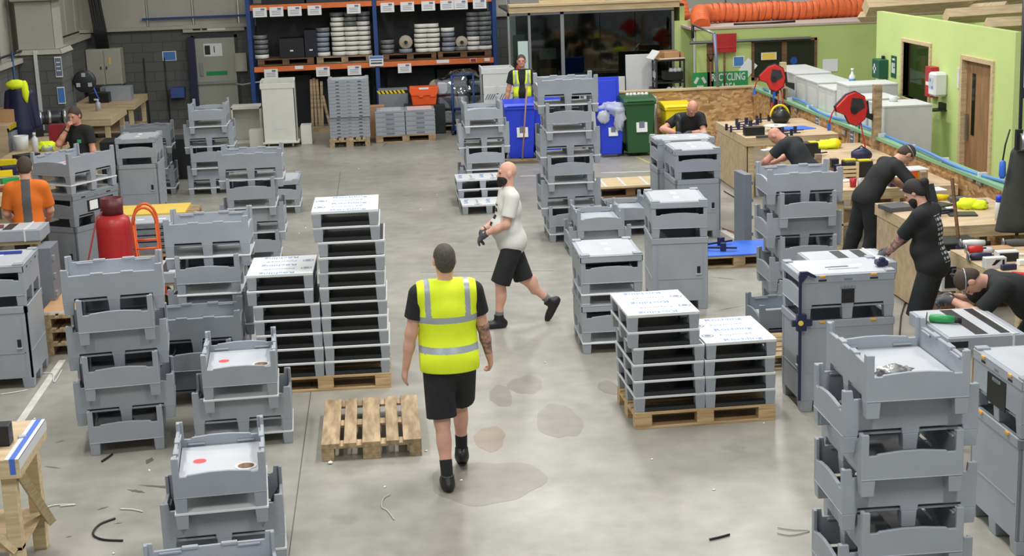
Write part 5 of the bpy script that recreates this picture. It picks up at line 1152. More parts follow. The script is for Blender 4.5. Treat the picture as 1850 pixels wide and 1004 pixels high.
elbow('ventilation_duct', 'short orange duct elbow bending down beside the glazed office', [(6.5, 30.0, 2.33), (6.32, 29.6, 2.36), (6.25, 29.3, 2.28), (6.25, 29.15, 2.16)], .17)
elbow('ventilation_duct', 'orange duct rising behind the glazed office corner', [(6.2, 30.6, 2.2), (6.15, 30.7, 2.45), (6.05, 30.8, 2.8)], .15)
o = MB().tube([(6.9, SY+.3, 2.16), (7.5, SY+.28, 2.155), (8.1, SY+.26, 2.17)], .02, BLACK, 8).build('black_pipe'); tag(o, 'thin black pipe lying along the front of the shed roof', 'pipe')
for i, (a_, b_, w) in enumerate([((8.9, 27.6, 2.3), (10.4, 24.6, 2.56), .1), ((8.2, 25.2, 2.62), (12.5, 25.6, 2.7), .16), ((8.6, 22.6, 2.58), (12.5, 22.9, 2.66), .12), ((8.3, 20.3, 2.58), (11, 20.4, 2.6), .12)]):
    r = thing('roof_joist', ['angled pine joist between the two sheds', 'long pine joist behind the right green wall', 'pine joist over the right shed with the office door', 'nearest pine joist above the oak door'][i], 'joist'); MB().tube([a_, b_], w, PINE, 4).build('plank', r)
struct(MB().span((9.2, 33.6, 0), (15, 33.8, 4.2), mat('pale_far_cladding', (206, 208, 208), .6)).span((9.2, 33.5, 2.9), (15, 33.6, 3.0), DSTEEL).build('wall_far_right'))
# floor goods on the right
r = thing('timber_pallet', 'x', 'pallet')
bpy.data.objects.remove(r)
timber_pallet('timber_pallet', 'timber pallet carrying cream boards with white strips', (3.8, 23.35, 0), 0, DWOOD)
r = thing('board_stack', 'cream boards with white strips on a pallet by the lidded bins', 'boards', (3.8, 23.35, .144)); MB().span((-.55, -.42, 0), (.45, .42, .03), PINE).build('board', r)
for x in (-.4, -.1, .25): MB().span((x, -.42, .03), (x+.04, .42, .034), WHITE).build('strip', r)
timber_pallet('timber_pallet', 'dark pallet under the blue foam sheet beside the lidded bin', (4.25, 18.1, 0), 0, PALO)
r = thing('foam_sheet', 'bright blue foam sheet on a pallet in the middle of the right side', 'sheet', (4.25, 18.1, .144)); MB().span((-.52, -.4, 0), (.5, .4, .02), BLUES).build('sheet_body', r, .003)
for i, (x, y, a) in enumerate([(4.1, 18.25, .4), (4.05, 17.95, -.3)]):
    r = thing('quick_clamp', ['rear navy clamp lying on the blue foam sheet', 'front navy clamp lying on the blue foam sheet'][i], 'clamp', (x, y, .164), a); MB().span((-.22, -.015, .03), (.22, .015, .05), NAVY).build('bar', r); MB().span((-.22, -.03, .0), (-.17, .03, .12), NAVY).build('jaw', r); MB().span((.02, -.03, 0), (.09, .03, .1), NAVY).build('trigger', r)
timber_pallet('timber_pallet', 'timber pallet on the floor between the plastic pallets and the clamped bin', (3.7, 13.75, 0), R90*0, PALO)
r = thing('tall_profile', 'tall narrow grey profile standing left of the plain tray stack', 'panel', (4.62, 18.85, 0), .1); MB().span((-.05, -.05, 0), (.05, .35, .95), GREYD).build('panel_body', r, .004)
for k in range(4): MB().span((.05, -.04, .15+.22*k), (.075, .02, .19+.22*k), GREYD).build('lug', r)
for i, (a_, b_, c_) in enumerate([((1305, 412), (1330, 420), (1348, 421)), ((1308, 345), (1325, 355), (1350, 366)), ((1640, 530), (1628, 570), (1622, 640))]):
    o = MB().tube([G(*a_, .012), G(*b_, .012), G(*c_, .012)], .008, [mat('orange_cord', (196, 110, 70), .6), BLACK, BLACK][i], 6).build('extension_lead'); tag(o, ['orange power cord on the floor by the bald person', 'black power cord trailing along the foot of the far bench', 'black power cord behind the clamped bin'][i], 'cord')

# more tools and scraps lying about on the right-hand benches
def clamp_at(px, py, a, label):
    r = thing('quick_clamp', label, 'clamp', put(px, py), a); MB().span((-.18, -.012, .03), (.18, .012, .045), NAVY).build('bar', r); MB().span((-.18, -.02, .0), (-.15, .02, .1), NAVY).build('jaw', r); MB().span((.02, -.02, 0), (.06, .02, .1), NAVY).build('jaw', r)
clamp_at(1340, 238, -.1, 'navy quick clamp nearest the front edge of the far bench'); clamp_at(1366, 226, .8, 'navy quick clamp behind the small black crate'); clamp_at(1432, 240, .15, 'navy quick clamp lying against the blue plastic sheet'); clamp_at(1475, 282, .4, 'dark clamp in front of the yellow-latched tool case'); clamp_at(1690, 392, .3, 'dark clamp at the front of the bench with the laptop')
for (name, px, py, d, m, a, lab, cat) in [
    ('grey_profile', 1395, 247, (.5, .04, .03), CLOTHG, .05, 'long grey profile along the front edge of the far bench', 'profile'),
    ('upright_bracket', 1374, 222, (.03, .03, .16), BLACK, 0, 'black upright bracket at the back of the far bench', 'bracket'),
    ('chop_saw_arm', 1422, 214, (.1, .06, .22), BLACK, .3, 'black saw arm beside the yellow hoop', 'saw'),
    ('white_tray', 1440, 272, (.24, .16, .03), PAPER, .2, 'white tray behind the bald person on the second bench', 'tray'),
    ('grey_pot', 1478, 297, (.08, .08, .14), PALO, 0, 'grey-brown tin on the second bench', 'tin'),
    ('navy_case', 1518, 314, (.14, .1, .12), NAVY, .1, 'navy battery case left of the black and yellow tool case', 'case'),
    ('white_scraps', 1526, 328, (.16, .1, .02), PAPER, .5, 'white scraps at the left end of the bench with the tub', 'scraps'),
    ('white_gloves', 1622, 326, (.16, .12, .06), OFFW, .4, 'pale gloves lying left of the orange and yellow tub', 'gloves'),
    ('navy_box', 1618, 336, (.18, .1, .06), NAVY, .1, 'navy box below the pale gloves', 'box'),
    ('timber_block', 1668, 336, (.08, .08, .18), PALO, 0, 'timber block standing right of the tub', 'block'),
    ('pink_sheet', 1660, 357, (.2, .14, .012), mat('pink_paper', (222, 130, 140), .6), .3, 'pink sheet on the bench beside the yellow drill', 'paper'),
    ('dark_drill_case', 1702, 385, (.22, .12, .05), DSTEEL, .2, 'dark drill parts in front of the laptop', 'tool'),
    ('white_filler_cup', 1714, 384, (.06, .06, .06), PAPER, 0, 'small white cup beside the brown stick', 'cup'),
    ('dark_tray', 1738, 388, (.3, .2, .02), DSTEEL, -.2, 'flat dark tray below the yellow vest', 'tray'),
    ('black_strip', 1768, 500, (.5, .05, .015), BLACK, -.55, 'black strip lying along the left edge of the near bench', 'strip'),
    ('ply_offcut', 1800, 450, (.3, .16, .02), CARD, .1, 'brown board offcut at the back of the near bench', 'offcut'),
    ('white_fitting', 1846, 478, (.08, .06, .05), PAPER, .1, 'white fitting at the right picture edge of the near bench', 'fitting'),
    ('pale_offcut', 1830, 462, (.3, .05, .02), OFFW, -.1, 'pale strip beside the grey drill on the near bench', 'strip')]:
    block(name, lab, cat, put(px, py), d, m, a)
# ---------------------------------------------------------------- pallet racking and far goods
RY, RB = 33.0, 34.05
rk = thing('pallet_rack', 'blue and orange pallet racking along the back wall', 'racking', (0, RY, 0))
for x in (-2.67, 0.0, 2.56):
    for y in (0, RB-RY): MB().span((x-.045, y-.035, 0), (x+.045, y+.035, 4.2), RACKB).build('upright', rk, .004)
    for k in range(4): MB().tube([(x, 0, .3+.9*k), (x, RB-RY, 1.1+.9*k)], .015, RACKB, 6).build('brace', rk)
for (a, b) in ((-2.62, -.05), (.05, 2.51)):
    for z in (1.36, 2.66):
        for y in (-.02, RB-RY): MB().span((a, y-.025, z-.06), (b, y+.025, z+.05), RACKO).build('beam', rk, .004)
        MB().span((a, .05, z+.02), (b, RB-RY-.03, z+.05), DSTEEL if z < 2 else DWOOD).build('shelf_deck', rk)
MB().span((-2.6, RB-RY+.06, 0), (2.5, RB-RY+.08, 2.62), mat('rack_shade_sheet', (50, 54, 54), .6)).build('shade_sheet', rk)  # added dark sheet, stands in for the shade at the rear of the bays
BEAMZ = {0: 2.66, 1: 1.36}
for i, (px, lev) in enumerate([(469, 0), (499, 0), (532, 0), (568, 0), (639, 0), (700, 0), (736, 0), (774, 0), (808, 0), (833, 0), (867, 0), (489, 1), (583, 1), (640, 1), (731, 1)]):
    c = Y(px, 16 if lev == 0 else 122, RY-.06); z = BEAMZ[lev]-.1
    names = ['first', 'second', 'third', 'fourth', 'fifth', 'sixth', 'seventh', 'eighth', 'ninth', 'tenth', 'eleventh']
    lab = f'white stock sheet, {names[i]} from the left on the upper orange beam' if lev == 0 else f'white stock sheet, {names[i-11]} from the left on the lower orange beam'
    n_ = notice('stock_sheet', (c.x, RY-.05, z), .29, .2, lab, body=None, cat='sheet', group='stock sheets on the rack beams')
    b = MB(); b.span((.02, -.01, .04), (.1, -.008, .08), GREYPRINT); 
    for k in range(3): b.span((-.1, -.01, -.06+.035*k), (.09, -.0085, -.05+.035*k), GREYPRINT)
    b.build('print', n_)
c = Y(680, 112, RY-.08); r = notice('rack_load_sign', (c.x, RY-.07, 1.44), .3, .22, 'white load sign with a blue header on the middle rack upright', body=None, cat='sign'); MB().span((-.14, -.011, .05), (.14, -.008, .1), BLUEPRINT).span((-.12, -.011, 0), (.12, -.008, .02), DSTEEL).span((-.12, -.011, -.06), (.12, -.008, -.03), DSTEEL).build('print', r)
for i, (px, w) in enumerate([(540, .3), (800, .45), (855, .22), (880, .2)]): notice('beam_label', (Y(px, 117 if px < 700 else 108, RY-.05).x, RY-.048, 1.37), w*.6, .07, ['white tape label on the left lower beam', 'torn white label on the right lower beam', 'white and red label near the right end of the lower beam', 'small white label at the right end of the lower beam'][i], body=RED if i == 2 else None, lines=0, cat='label')
for i, x in enumerate((-1.95, -.69, .72, 1.88)): timber_pallet('timber_pallet', ['dark timber pallet under the black cases on the rack shelf', 'timber pallet under the white spools of the left rack bay', 'dark timber pallet under the standing reel on the rack', 'dark timber pallet at the right end of the rack shelf'][i], (x, RY+.52, 1.412), 0, PALO if i == 1 else DWOOD)
SZ = 1.412+.145
SPW = mat('white_spool_wrap', (236, 236, 228), .45, var=.04); SPG = mat('clear_spool_wrap', (122, 126, 128), .35, var=.2, scale=9); SPL = mat('grey_spool_wrap', (140, 148, 162), .4)
def spool(m, key):
    r = thing('spool', 'x', 'spool'); MB().lathe([(.135, .01), (.148, .018), (.148, .088), (.135, .096)], m, (0, 0, 0), 22).build('winding', r); MB().lathe([(.14, 0), (.14, .010)], BLACK, (0, 0, 0), 22).lathe([(.14, .096), (.14, .103)], BLACK, (0, 0, 0), 22).build('flange', r); return r
SPK = {}
def spools(px, n, m, key, lab, y=RY+.3, jit=.012):
    x = Y(px, 90, y).x; rg = random.Random(px)
    for i in range(n):
        mm = m[i] if isinstance(m, list) else m; k = mm.name
        if k not in SPK: SPK[k] = spool(mm, k); o = SPK[k]
        else: o = dup(SPK[k])
        o.location = (x+rg.uniform(-jit, jit), y, SZ+.104*i); o.rotation_euler.z = rg.uniform(0, 6)
        o['label'] = f'{rank(i, n)} spool in the {lab}'; o['group'] = 'spools in the '+lab
spools(472, 5, [SPW, SPG, SPG, SPG, SPG], '', 'leftmost rack column beside the black cases')
spools(584, 6, [SPW, SPL, SPL, SPL, SPL, SPG], '', 'grey column right of the black cases')
spools(612, 9, [SPW]*8+[SPG], '', 'first white column of the left rack bay')
spools(636, 9, [SPW]*6+[SPG]*3, '', 'second white column of the left rack bay')
spools(659, 9, [SPW]*7+[SPG]*2, '', 'white column beside the middle rack upright')
spools(762, 6, SPW, '', 'left white column of the right rack bay'); spools(783, 6, SPW, '', 'right white column of the right rack bay')
spools(811, 5, [SPL, SPL, SPG, SPL, SPW], '', 'grey column between the two upright reels')
spools(856, 8, [SPW]*3+[SPG]*5, '', 'column second from the right rack upright'); spools(876, 8, [SPW]+[SPG]*7, '', 'column beside the right rack upright'); spools(700, 3, SPG, '', 'dark low column right of the middle upright')
def upright_reel(px, py, y, rad, lab, stand=True):
    p = Y(px, py, y); r = thing('cable_drum', lab, 'drum', (p.x, y, p.z)); MB().lathe([(.05, -.1), (.06, -.08), (rad*.8, -.075), (rad, -.07), (rad, -.06)], mat('beige_flange', (176, 166, 148), .6), (0, 0, 0), 28, 'y').lathe([(rad*.7, -.06), (rad*.7, .05)], DSTEEL, (0, 0, 0), 24, 'y').lathe([(rad, .05), (rad, .06)], mat('beige_flange', (176, 166, 148), .6), (0, 0, 0), 28, 'y').build('drum_body', r); MB().lathe([(.04, -.11), (.04, -.095)], BLACK, (0, 0, 0), 16, 'y').build('hub', r); return r, p
r, p = upright_reel(733, 76, RY+.3, .145, 'upright beige cable drum on the rack right of the middle upright')
spools(733, 1, SPL, '', 'spot under the left upright drum')
r, p = upright_reel(834, 76, RY+.3, .13, 'upright beige cable drum near the right end of the rack shelf')
spools(834, 1, SPG, '', 'spot under the right upright drum')
r, p = upright_reel(788, 157, RY+.1, .16, 'beige cable drum on the floor level of the rack behind the orange tote'); MB().tube([(0, 0, 0), (.1, .1, -p.z)], .02, DSTEEL, 8).build('stand_leg', r); MB().tube([(0, 0, 0), (-.1, .1, -p.z)], .02, DSTEEL, 8).build('stand_leg', r)
for i, (a, b, h) in enumerate([(505, 550, .42), (551, 574, .58)]):
    x0, x1 = Y(a, 90, RY+.25).x, Y(b, 90, RY+.25).x; r = thing('black_case', ['wide black case on the left rack shelf', 'taller navy-black case on the left rack shelf'][i], 'case', ((x0+x1)/2, RY+.45, SZ)); MB().span((-(x1-x0)/2, -.25, 0), ((x1-x0)/2, .25, h), [BLACK, mat('navy_black', (20, 24, 38), .5)][i]).build('case_body', r, .006); MB().span((-.04, -.254, .14), (.03, -.25, .17), PAPER).build('label_strip', r)
for i, x in enumerate((-1.9, -1.0, .6, 1.8)): block('top_load', ['dark crates on the upper left rack beam', 'dark boxes on the upper rack beam left of the middle upright', 'black boxes on the upper rack beam right of the middle upright', 'brown cartons on the upper right rack beam'][i], 'load', (x, RY+.5, 2.712), (.95, .9, .5), [BLACK, DSTEEL, BLACK, DWOOD][i])
SHEETK = mat('black_backing_sheet', (30, 34, 36), .6)
for i, (x0, x1, z1) in enumerate([(-2.5, -1.45, 1.15), (-.85, -.2, 1.1), (.2, 1.25, 1.2), (1.3, 2.4, 1.15)]):
    r = thing('black_sheet', ['black sheets standing behind the tall white cabinet', 'black sheets behind the lid stack under the rack', 'dark sheets behind the orange tote', 'dark sheets behind the blue trolley'][i], 'sheets', ((x0+x1)/2, RY+.75, 0)); MB().box((0, 0, z1/2), (x1-x0, .12, z1), SHEETK, rot=Matrix.Rotation(.06, 3, 'X')).build('sheet_body', r)
for i, (px, h, a) in enumerate([(564, 1.1, .02), (570, 1.12, .0), (576, 1.1, -.01), (582, 1.05, .03), (590, .75, -.18)]):
    x = Y(px, 200, RY-.1).x; r = thing('timber_plank', ['leftmost plank leaning under the left rack bay', 'second plank from the left under the rack', 'middle plank leaning under the rack', 'fourth plank leaning under the rack', 'slanting plank beside the grey lid stack'][i], 'plank', (x, RY-.1, 0)); MB().box((0, .1, h/2), (.055, .03, h), PALO, rot=Matrix.Rotation(a, 3, 'Y')@Matrix.Rotation(-.1, 3, 'X')).build('plank_body', r)
r = thing('timber_bearer', 'low timber bearer at the foot of the leaning planks', 'bearer', (-1.3, RY-.2, 0)); MB().span((-.3, -.05, 0), (.35, .05, .1), PALO).build('bearer_body', r)
# lid stack and crate stacks on their pallets
a_ = -.081-YAW+YAW*0
pd = room(-3.5314, 30.1063); ang = -.0833-YAW+.16
def far_place(x, y, w, d, a=0.0): return Vector((x+w/2, y+d/2, 0))
pD = G(596.4, 264.9); timber_pallet('timber_pallet', 'timber pallet under the tall stack of grey lids', (pD.x+.4, pD.y+.42, 0), R90, PALO)
for i in range(17):
    off = .03 if i < 6 else -.01
    lid((pD.x+.41+(0 if i < 6 else .015), pD.y+.42+off, .144+.0685*i), 0, f'{["lowest", "second", "third", "fourth", "fifth", "sixth", "seventh", "eighth", "ninth", "tenth", "eleventh", "twelfth", "thirteenth", "fourteenth", "fifteenth", "sixteenth", "topmost"][i]} lid counted from the floor in the tall grey lid stack', 'tall stack of grey lids')
pE = G(679.8, 259.4); timber_pallet('timber_pallet', 'timber pallet under the two low grey crate stacks', (pE.x+.6, pE.y+.42, 0), 0, PALO)
CR = {}
def crate(m):
    r = thing('folded_crate', 'x', 'crate'); b = MB(); b.span((-.295, -.39, 0), (.295, .39, .08), GREY); b.span((-.3, -.395, .08), (.3, .395, .095), GREY); b.build('crate_body', r, .006)
    for s in (-1, 1): MB().span((-.08, s*.391, .03), (.08, s*.397, .06), GREYD).build('grip', r)
    return r
for s in (0, 1):
    for i in range(5):
        if not CR: CR['a'] = crate(GREY); o = CR['a']
        else: o = dup(CR['a'])
        o.location = (pE.x+.3+.605*s, pE.y+.42, .144+.096*i); o['label'] = f'{rank(i, 5)} folded grey crate in the {["left", "right"][s]} low stack under the rack'; o['group'] = f'{["left", "right"][s]} low stack of folded crates'
block('pink_sheet', 'pale pink sheet on top of the right low crate stack', 'sheet', (pE.x+.9, pE.y+.42, .626), (.5, .6, .012), mat('pale_pink', (222, 190, 190), .6))
block('pale_sheet', 'pale sheet on top of the left low crate stack', 'sheet', (pE.x+.28, pE.y+.42, .626), (.5, .6, .012), PANEL)
r = thing('grey_cupboard', 'low grey cupboard with a black and yellow striped top edge', 'cupboard', (.3, 32.2, 0)); MB().span((-.31, 0, 0), (.31, .5, .88), GREY2).build('body', r, .005)
hz = MB()
for k in range(7): hz.prism([(-.3+.085*k, .8), (-.25+.085*k, .8), (-.29+.085*k, .87), (-.34+.085*k, .87)], 'y', -.004, 0, YELP if k % 1 == 0 else BLACK)
hz.span((-.31, -.002, .8), (.31, 0, .87), BLACK); hz.build('hazard_stripe', r)
block('carton', 'brown carton standing on the crate pallet behind the left crates', 'carton', (-.08, 31.75, 0), (.36, .3, .62), CARD); block('carton', 'brown carton beside the striped grey cupboard', 'carton', (.38, 31.7, 0), (.42, .3, .52), CARD, .2)
r = thing('black_plinth', 'low black plinth under the orange tote box', 'base', (.93, 31.75, 0)); MB().span((-.42, -.25, 0), (.42, .25, .6), mat('dark_green_black', (28, 40, 38), .5)).build('base_body', r, .006)
r = thing('tote_box', 'bright orange lidded tote box under the rack', 'tote', (.93, 31.75, .6)); ORT = mat('bright_orange_plastic', (250, 98, 36), .4); MB().frustum((0, 0, 0), (.48, .36), (0, 0, .3), (.56, .42), ORT).build('box_body', r, .01); MB().prism([(-.3, .28), (-.26, .2), (-.12, .2), (-.1, .16), (-.02, .16), (0, .2), (.12, .2), (.14, .16), (.22, .16), (.26, .2), (.3, .28), (.29, .37), (-.29, .37)], 'y', -.22, .22, ORT).build('lid', r, .008); MB().span((-.1, -.224, .33), (.1, -.22, .37), PAPER).build('label_strip', r)
# white cabinets at the left
r = thing('white_cabinet', 'tall white open-topped cabinet on castors before the rack', 'cabinet', (-2.0, 30.75, 0)); w_, d_ = .33, .3
MB().span((-w_, -d_, .12), (w_, -d_+.02, 1.26), OFFW).span((-w_, d_-.02, .12), (w_, d_, 1.34), OFFW).span((-w_, -d_, .12), (-w_+.02, d_, 1.34), OFFW).span((w_-.02, -d_, .12), (w_, d_, 1.3), OFFW).span((-w_+.03, -d_+.03, .9), (w_-.03, d_-.03, .92), DSTEEL).build('carcass', r, .003)
MB().span((-w_-.01, -d_-.01, 1.18), (w_+.012, -d_+.03, 1.28), OFFW).build('rim', r, .003); MB().span((-w_-.02, -d_-.05, .09), (w_+.04, d_, .12), OFFW).build('base_board', r, .003); MB().span((-.1, -.303, .38), (.12, -.3, .5), WHITE).build('moulded_mark', r)
for sx in (-1, 1):
    for sy in (-1, 1): MB().lathe([(.04, -.015), (.045, 0), (.04, .015)], OFFW, (sx*.24, sy*.22, .045), 14, 'x').build('castor', r)
r = thing('white_cabinet', 'open white cabinet shell left of the tall white cabinet', 'cabinet', (-2.72, 31.6, 0))
MB().span((-.3, -.25, .03), (-.27, .25, .74), OFFW).span((.27, -.25, .03), (.3, .25, .74), OFFW).span((-.3, .22, .03), (.3, .25, .74), OFFW).span((-.3, -.25, 0), (.3, .25, .03), OFFW).build('carcass', r, .002); MB().span((-.3, -.25, .70), (.3, .25, .76), OFFW).build('top', r, .003)
block('white_box', 'small white box in front of the open cabinet shell', 'box', (-2.48, 30.9, 0), (.32, .3, .34), OFFW)
block('white_box', 'white boxed panel right of the tall white cabinet', 'box', (-1.5, 31.0, 0), (.22, .4, .38), OFFW)
r = thing('grey_conduit', 'pale flexible conduit looped between the fire door and the rack', 'conduit'); MB().tube([Y(424, 151, 33.6), Y(438, 153, 33.4), Y(455, 150, 33.2), Y(468, 148, 33.0)], .015, PANEL, 8).build('hose', r)
block('blue_crate', 'blue crate hung beside the fire door', 'crate', (-4.42, 34.24, .72), (.3, .3, .22), mat('crate_blue', (60, 84, 150), .5))
r = thing('long_black_box', 'long black folded cover behind the lidded bins at the back left', 'cover', (-4.0, 27.2, 0)); MB().span((-.9, -.3, 0), (.9, .3, .72), SHEETK).build('cover_body', r, .01)
for i, x in enumerate((-4.3, -4.75)): r = thing('leaning_pole', ['dark pole leaning on the back wall left of the notice', 'second dark pole leaning on the back wall'][i], 'pole', (x-.35, BY-.08, 0)); MB().tube([(0, 0, 0), (-.03, .06, 1.6)], .014, DSTEEL, 8).build('shaft', r)
# white vented box, blue trolley, wrapped load
r = thing('vented_box', 'white open-topped box with slanted vents beside the man in the open vest', 'cabinet', (2.3, 29.6, 0)); a, b = .31, .33
MB().span((-a, -b, 0), (a, -b+.02, 1.46), WHITE).span((-a, b-.02, 0), (a, b, 1.5), WHITE).span((-a, -b, 0), (-a+.02, b, 1.5), WHITE).span((a-.02, -b, 0), (a, b, 1.5), WHITE).span((-a, -b, 1.0), (a, b, 1.02), PANEL).build('carcass', r, .003); MB().span((-a-.01, -b-.01, 1.4), (a+.01, -b+.02, 1.5), WHITE).span((-a-.01, -b, 1.4), (-a+.02, b, 1.52), WHITE).build('rim', r, .003)
for s in (-1, 1):
    MB().span((-.02+s*.14-.12, -b-.006, .82), (-.02+s*.14+.12, -b, 1.15), WHITE).build('vent_panel', r, .002)
    v = MB()
    for k in range(4): v.box((s*.14-.02-.07+.045*k, -b-.007, .96), (.018, .004, .12), GREYD, rot=Matrix.Rotation(.5, 3, 'Y'))
    v.build('vent', r)
MB().span((-a-.002, -.25, .5), (-a, .25, 1.2), PANEL).build('side_window', r)
r = thing('blue_trolley', 'tall blue tube trolley in front of the film-wrapped load', 'trolley', (1.72, 31.2, 0)); 
for x in (-.22, .22): MB().tube([(x, 0, .05), (x, 0, 1.22)], .022, RACKB, 8).build('upright', r)
for z in (1.22, .55, .1): MB().tube([(-.22, 0, z), (.22, 0, z)], .02, RACKB, 8).build('rail', r)
MB().span((-.25, 0, .08), (.25, .5, .11), RACKB).build('deck', r)
for x in (-.24, .24): MB().lathe([(.05, -.02), (.05, .02)], NAVY, (x, -.02, .05), 14, 'x').build('wheel', r)
timber_pallet('timber_pallet', 'timber pallet under the film-wrapped load', (1.75, 32.1, 0), 0, PALO)
r = thing('wrapped_load', 'crumpled film-wrapped load behind the blue trolley', 'load', (1.75, 32.1, .144))
for k in range(3):
    for j in range(3): MB().box((-.38+.34*j, -.1, .16+.3*k), (.3, .5, .26), [mat('silver_pouch', (150, 154, 158), .3, .4, var=.3, scale=14), GREYD, PANEL][(k+j) % 3]).build('pouch', r, .03)
MB().blob((0, -.05, .58), (.62, .42, .54), FILM, 10, .12, seed=9).build('film', r)
# wheeled bins, broom, shovel
def wheelie(label, loc, rz, m, open_=False, sticker=True):
    r = thing('wheeled_bin', label, 'bin', loc, rz)
    MB().frustum((0, 0, .06), (.44, .5), (0, 0, .98), (.54, .68), m).build('body', r, .015); MB().span((-.29, -.37, .95), (.29, .37, 1.0), m).build('rim', r, .01)
    l = MB()
    if not open_: l.prism([(-.38, 1.0), (.4, 1.0), (.38, 1.06), (.2, 1.09), (-.3, 1.05)], 'x', -.3, .3, m).span((-.24, -.385, 1.0), (.24, -.36, 1.03), m)
    else: l.box((0, .45, 1.28), (.58, .05, .62), m, rot=Matrix.Rotation(-.12, 3, 'X')).box((0, .41, 1.28), (.46, .03, .5), m, rot=Matrix.Rotation(-.12, 3, 'X'))
    l.build('lid', r, .012)
    MB().tube([(-.22, .41, .98), (.22, .41, .98)], .018, m, 8).build('handle', r)
    for s in (-1, 1): MB().lathe([(.09, -.025), (.1, -.015), (.1, .015), (.09, .025)], BLACK, (s*.25, .26, .1), 18, 'x').build('wheel', r)
    if sticker:
        st = MB().box((.03, -.305, .6), (.2, .006, .3), PAPER, rot=Matrix.Rotation(-.1, 3, 'X')); st.box((.03, -.309, .6), (.1, .004, .15), GREYPRINT, rot=Matrix.Rotation(-.1, 3, 'X')); st.build('printed_sheet', r)
    return r
wheelie('blue wheeled bin behind the broom', (2.5, 27.35, 0), 0, BLUEP); wheelie('blue wheeled bin partly hidden right of the broom', (3.02, 27.55, 0), 0, BLUEP, sticker=False)
b3 = wheelie('blue wheeled bin with its lid thrown open and a white film bag', (4.15, 27.3, 0), 0, BLUEP, True); wheelie('dark green wheeled bin beside the black panel', (4.66, 27.3, 0), 0, GREENP)
YB = wheelie('yellow wheeled bin behind the man with the angle grinder', (5.36, 27.3, 0), 0, YELP, sticker=False)
b3.scale = (.84, .84, .88); YB.scale = (.85, .85, .86)
t = thing('film_bag', 'white film bag draped over the open blue bin', 'bag', (4.15, 27.27, 0)); t.scale = (.84, .84, .88); MB().blob((0.05, -.06, .98), (.3, .36, .14), BAG, 10, .22, seed=1).blob((.16, -.34, .8), (.13, .05, .22), BAG, 8, .3, seed=4).blob((-.18, -.35, .86), (.12, .05, .12), BAG, 8, .3, seed=5).build('film', t)
t = thing('white_lumps', 'row of small white lumps lying on the green bin lid', 'scraps', (4.68, 27.3, 1.07))
mm = MB()
for k in range(6): mm.blob((-.18+.07*k, .1, .02), (.035, .03, .03), PAPER, 5, .2, seed=k)
mm.build('lump', t)
t = thing('broom', 'long wooden broom leaning against the blue bins', 'broom'); hd_ = G(938, 291); hd_ = hd_+Vector((0, -.3, 0)); MB().tube([hd_+Vector((0.03, .0, .08)), hd_+Vector((.17, .14, 1.38))], .014, mat('broom_pole', (176, 128, 92), .5), 8).build('handle', t); MB().box(hd_+Vector((0.02, .03, .06)), (.62, .07, .035), PALO, rz=-.12).build('head', t); MB().box(hd_+Vector((0.02, .03, .02)), (.6, .06, .04), mat('bristle', (120, 110, 100), .8), rz=-.12).build('bristles', t)
t = thing('spade', 'small spade with a black handle leaning on the front blue bin', 'spade', G(927, 292)+Vector((0, -.02, 0))); MB().tube([(0, 0, .3), (0, .06, .85)], .016, DWOOD, 8).build('shaft', t); MB().tube([(0, .06, .85), (-.06, .07, .95), (.06, .07, .95), (0, .06, .85)], .012, BLACK, 6).build('handle', t); MB().prism([(-.09, .02), (.09, .02), (.1, .32), (-.1, .32)], 'y', -.01, .01, STEEL).build('blade', t)
# black drawer trolley, cartons, white panels by the office
r = thing('drawer_trolley', 'black drawer trolley with cartons on top beside the recycling sign', 'trolley', (5.6, 29.15, 0)); 
for sx in (-.27, .27):
    for sy in (-.2, .2): MB().span((sx-.015, sy-.015, 0), (sx+.015, sy+.015, 1.56), DSTEEL).build('post', r)
for k, z in enumerate((.1, .75, 1.1, 1.52)): MB().span((-.28, -.21, z), (.28, .21, z+.03), DSTEEL).build('shelf', r)
for k, z in enumerate((1.18, .82)): MB().span((-.1, -.2, z-.02), (.25, .19, z+.14), BLACK).build('drawer', r, .004)
MB().span((-.36, -.2, .82), (-.27, .15, 1.02), BLACK).span((-.275, -.2, 1.2), (-.27, .18, 1.32), PANEL).span((-.275, -.2, 1.36), (-.27, .18, 1.48), DSTEEL).build('side_bin', r)
mm = MB()
for k in range(7): mm.blob((-.02+.04*k, -.16, .98+.36*(k % 2)), (.05, .04, .05), PANEL, 6, .2, seed=k)
mm.build('small_parts', r)
r = thing('open_carton', 'open white and brown carton on the black drawer trolley', 'carton', (5.58, 29.1, 1.55), .15); MB().span((-.25, -.2, 0), (.25, .2, .02), CARD).span((-.25, .18, 0), (.25, .2, .16), CARD).span((.23, -.2, 0), (.25, .2, .14), CARD).span((-.1, -.1, .02), (.2, .1, .14), CARD).build('carton_body', r); MB().box((-.3, 0, .1), (.02, .4, .2), PAPER, rot=Matrix.Rotation(.7, 3, 'Y')).box((0, -.24, .03), (.5, .1, .015), OFFW).build('flap', r)
block('white_board', 'tall white panel standing in front of the office glass', 'panel', (5.12, 29.55, 0), (.58, .05, 1.63), WHITE); block('white_board', 'low white panel left of the tall one before the office glass', 'panel', (4.35, 29.5, 0), (.9, .05, 1.22), WHITE)
block('pale_board', 'pale blue-green panel left of the office door behind the vested man', 'panel', (2.86, 29.9, 0), (.2, .04, 1.95), mat('pale_aqua', (196, 220, 214), .4))
r = thing('fire_extinguisher', 'red fire extinguisher behind the white vented box', 'extinguisher', (2.75, 29.7, 1.1)); MB().lathe([(.08, 0), (.085, .3), (.05, .38), (.03, .42)], RED, (0, 0, 0), 16).build('cylinder', r); MB().box((0, -.02, .44), (.04, .1, .04), BLACK).build('valve', r); MB().span((-.1, -.1, -1.1), (.1, .1, 0), DSTEEL).build('stand', r)

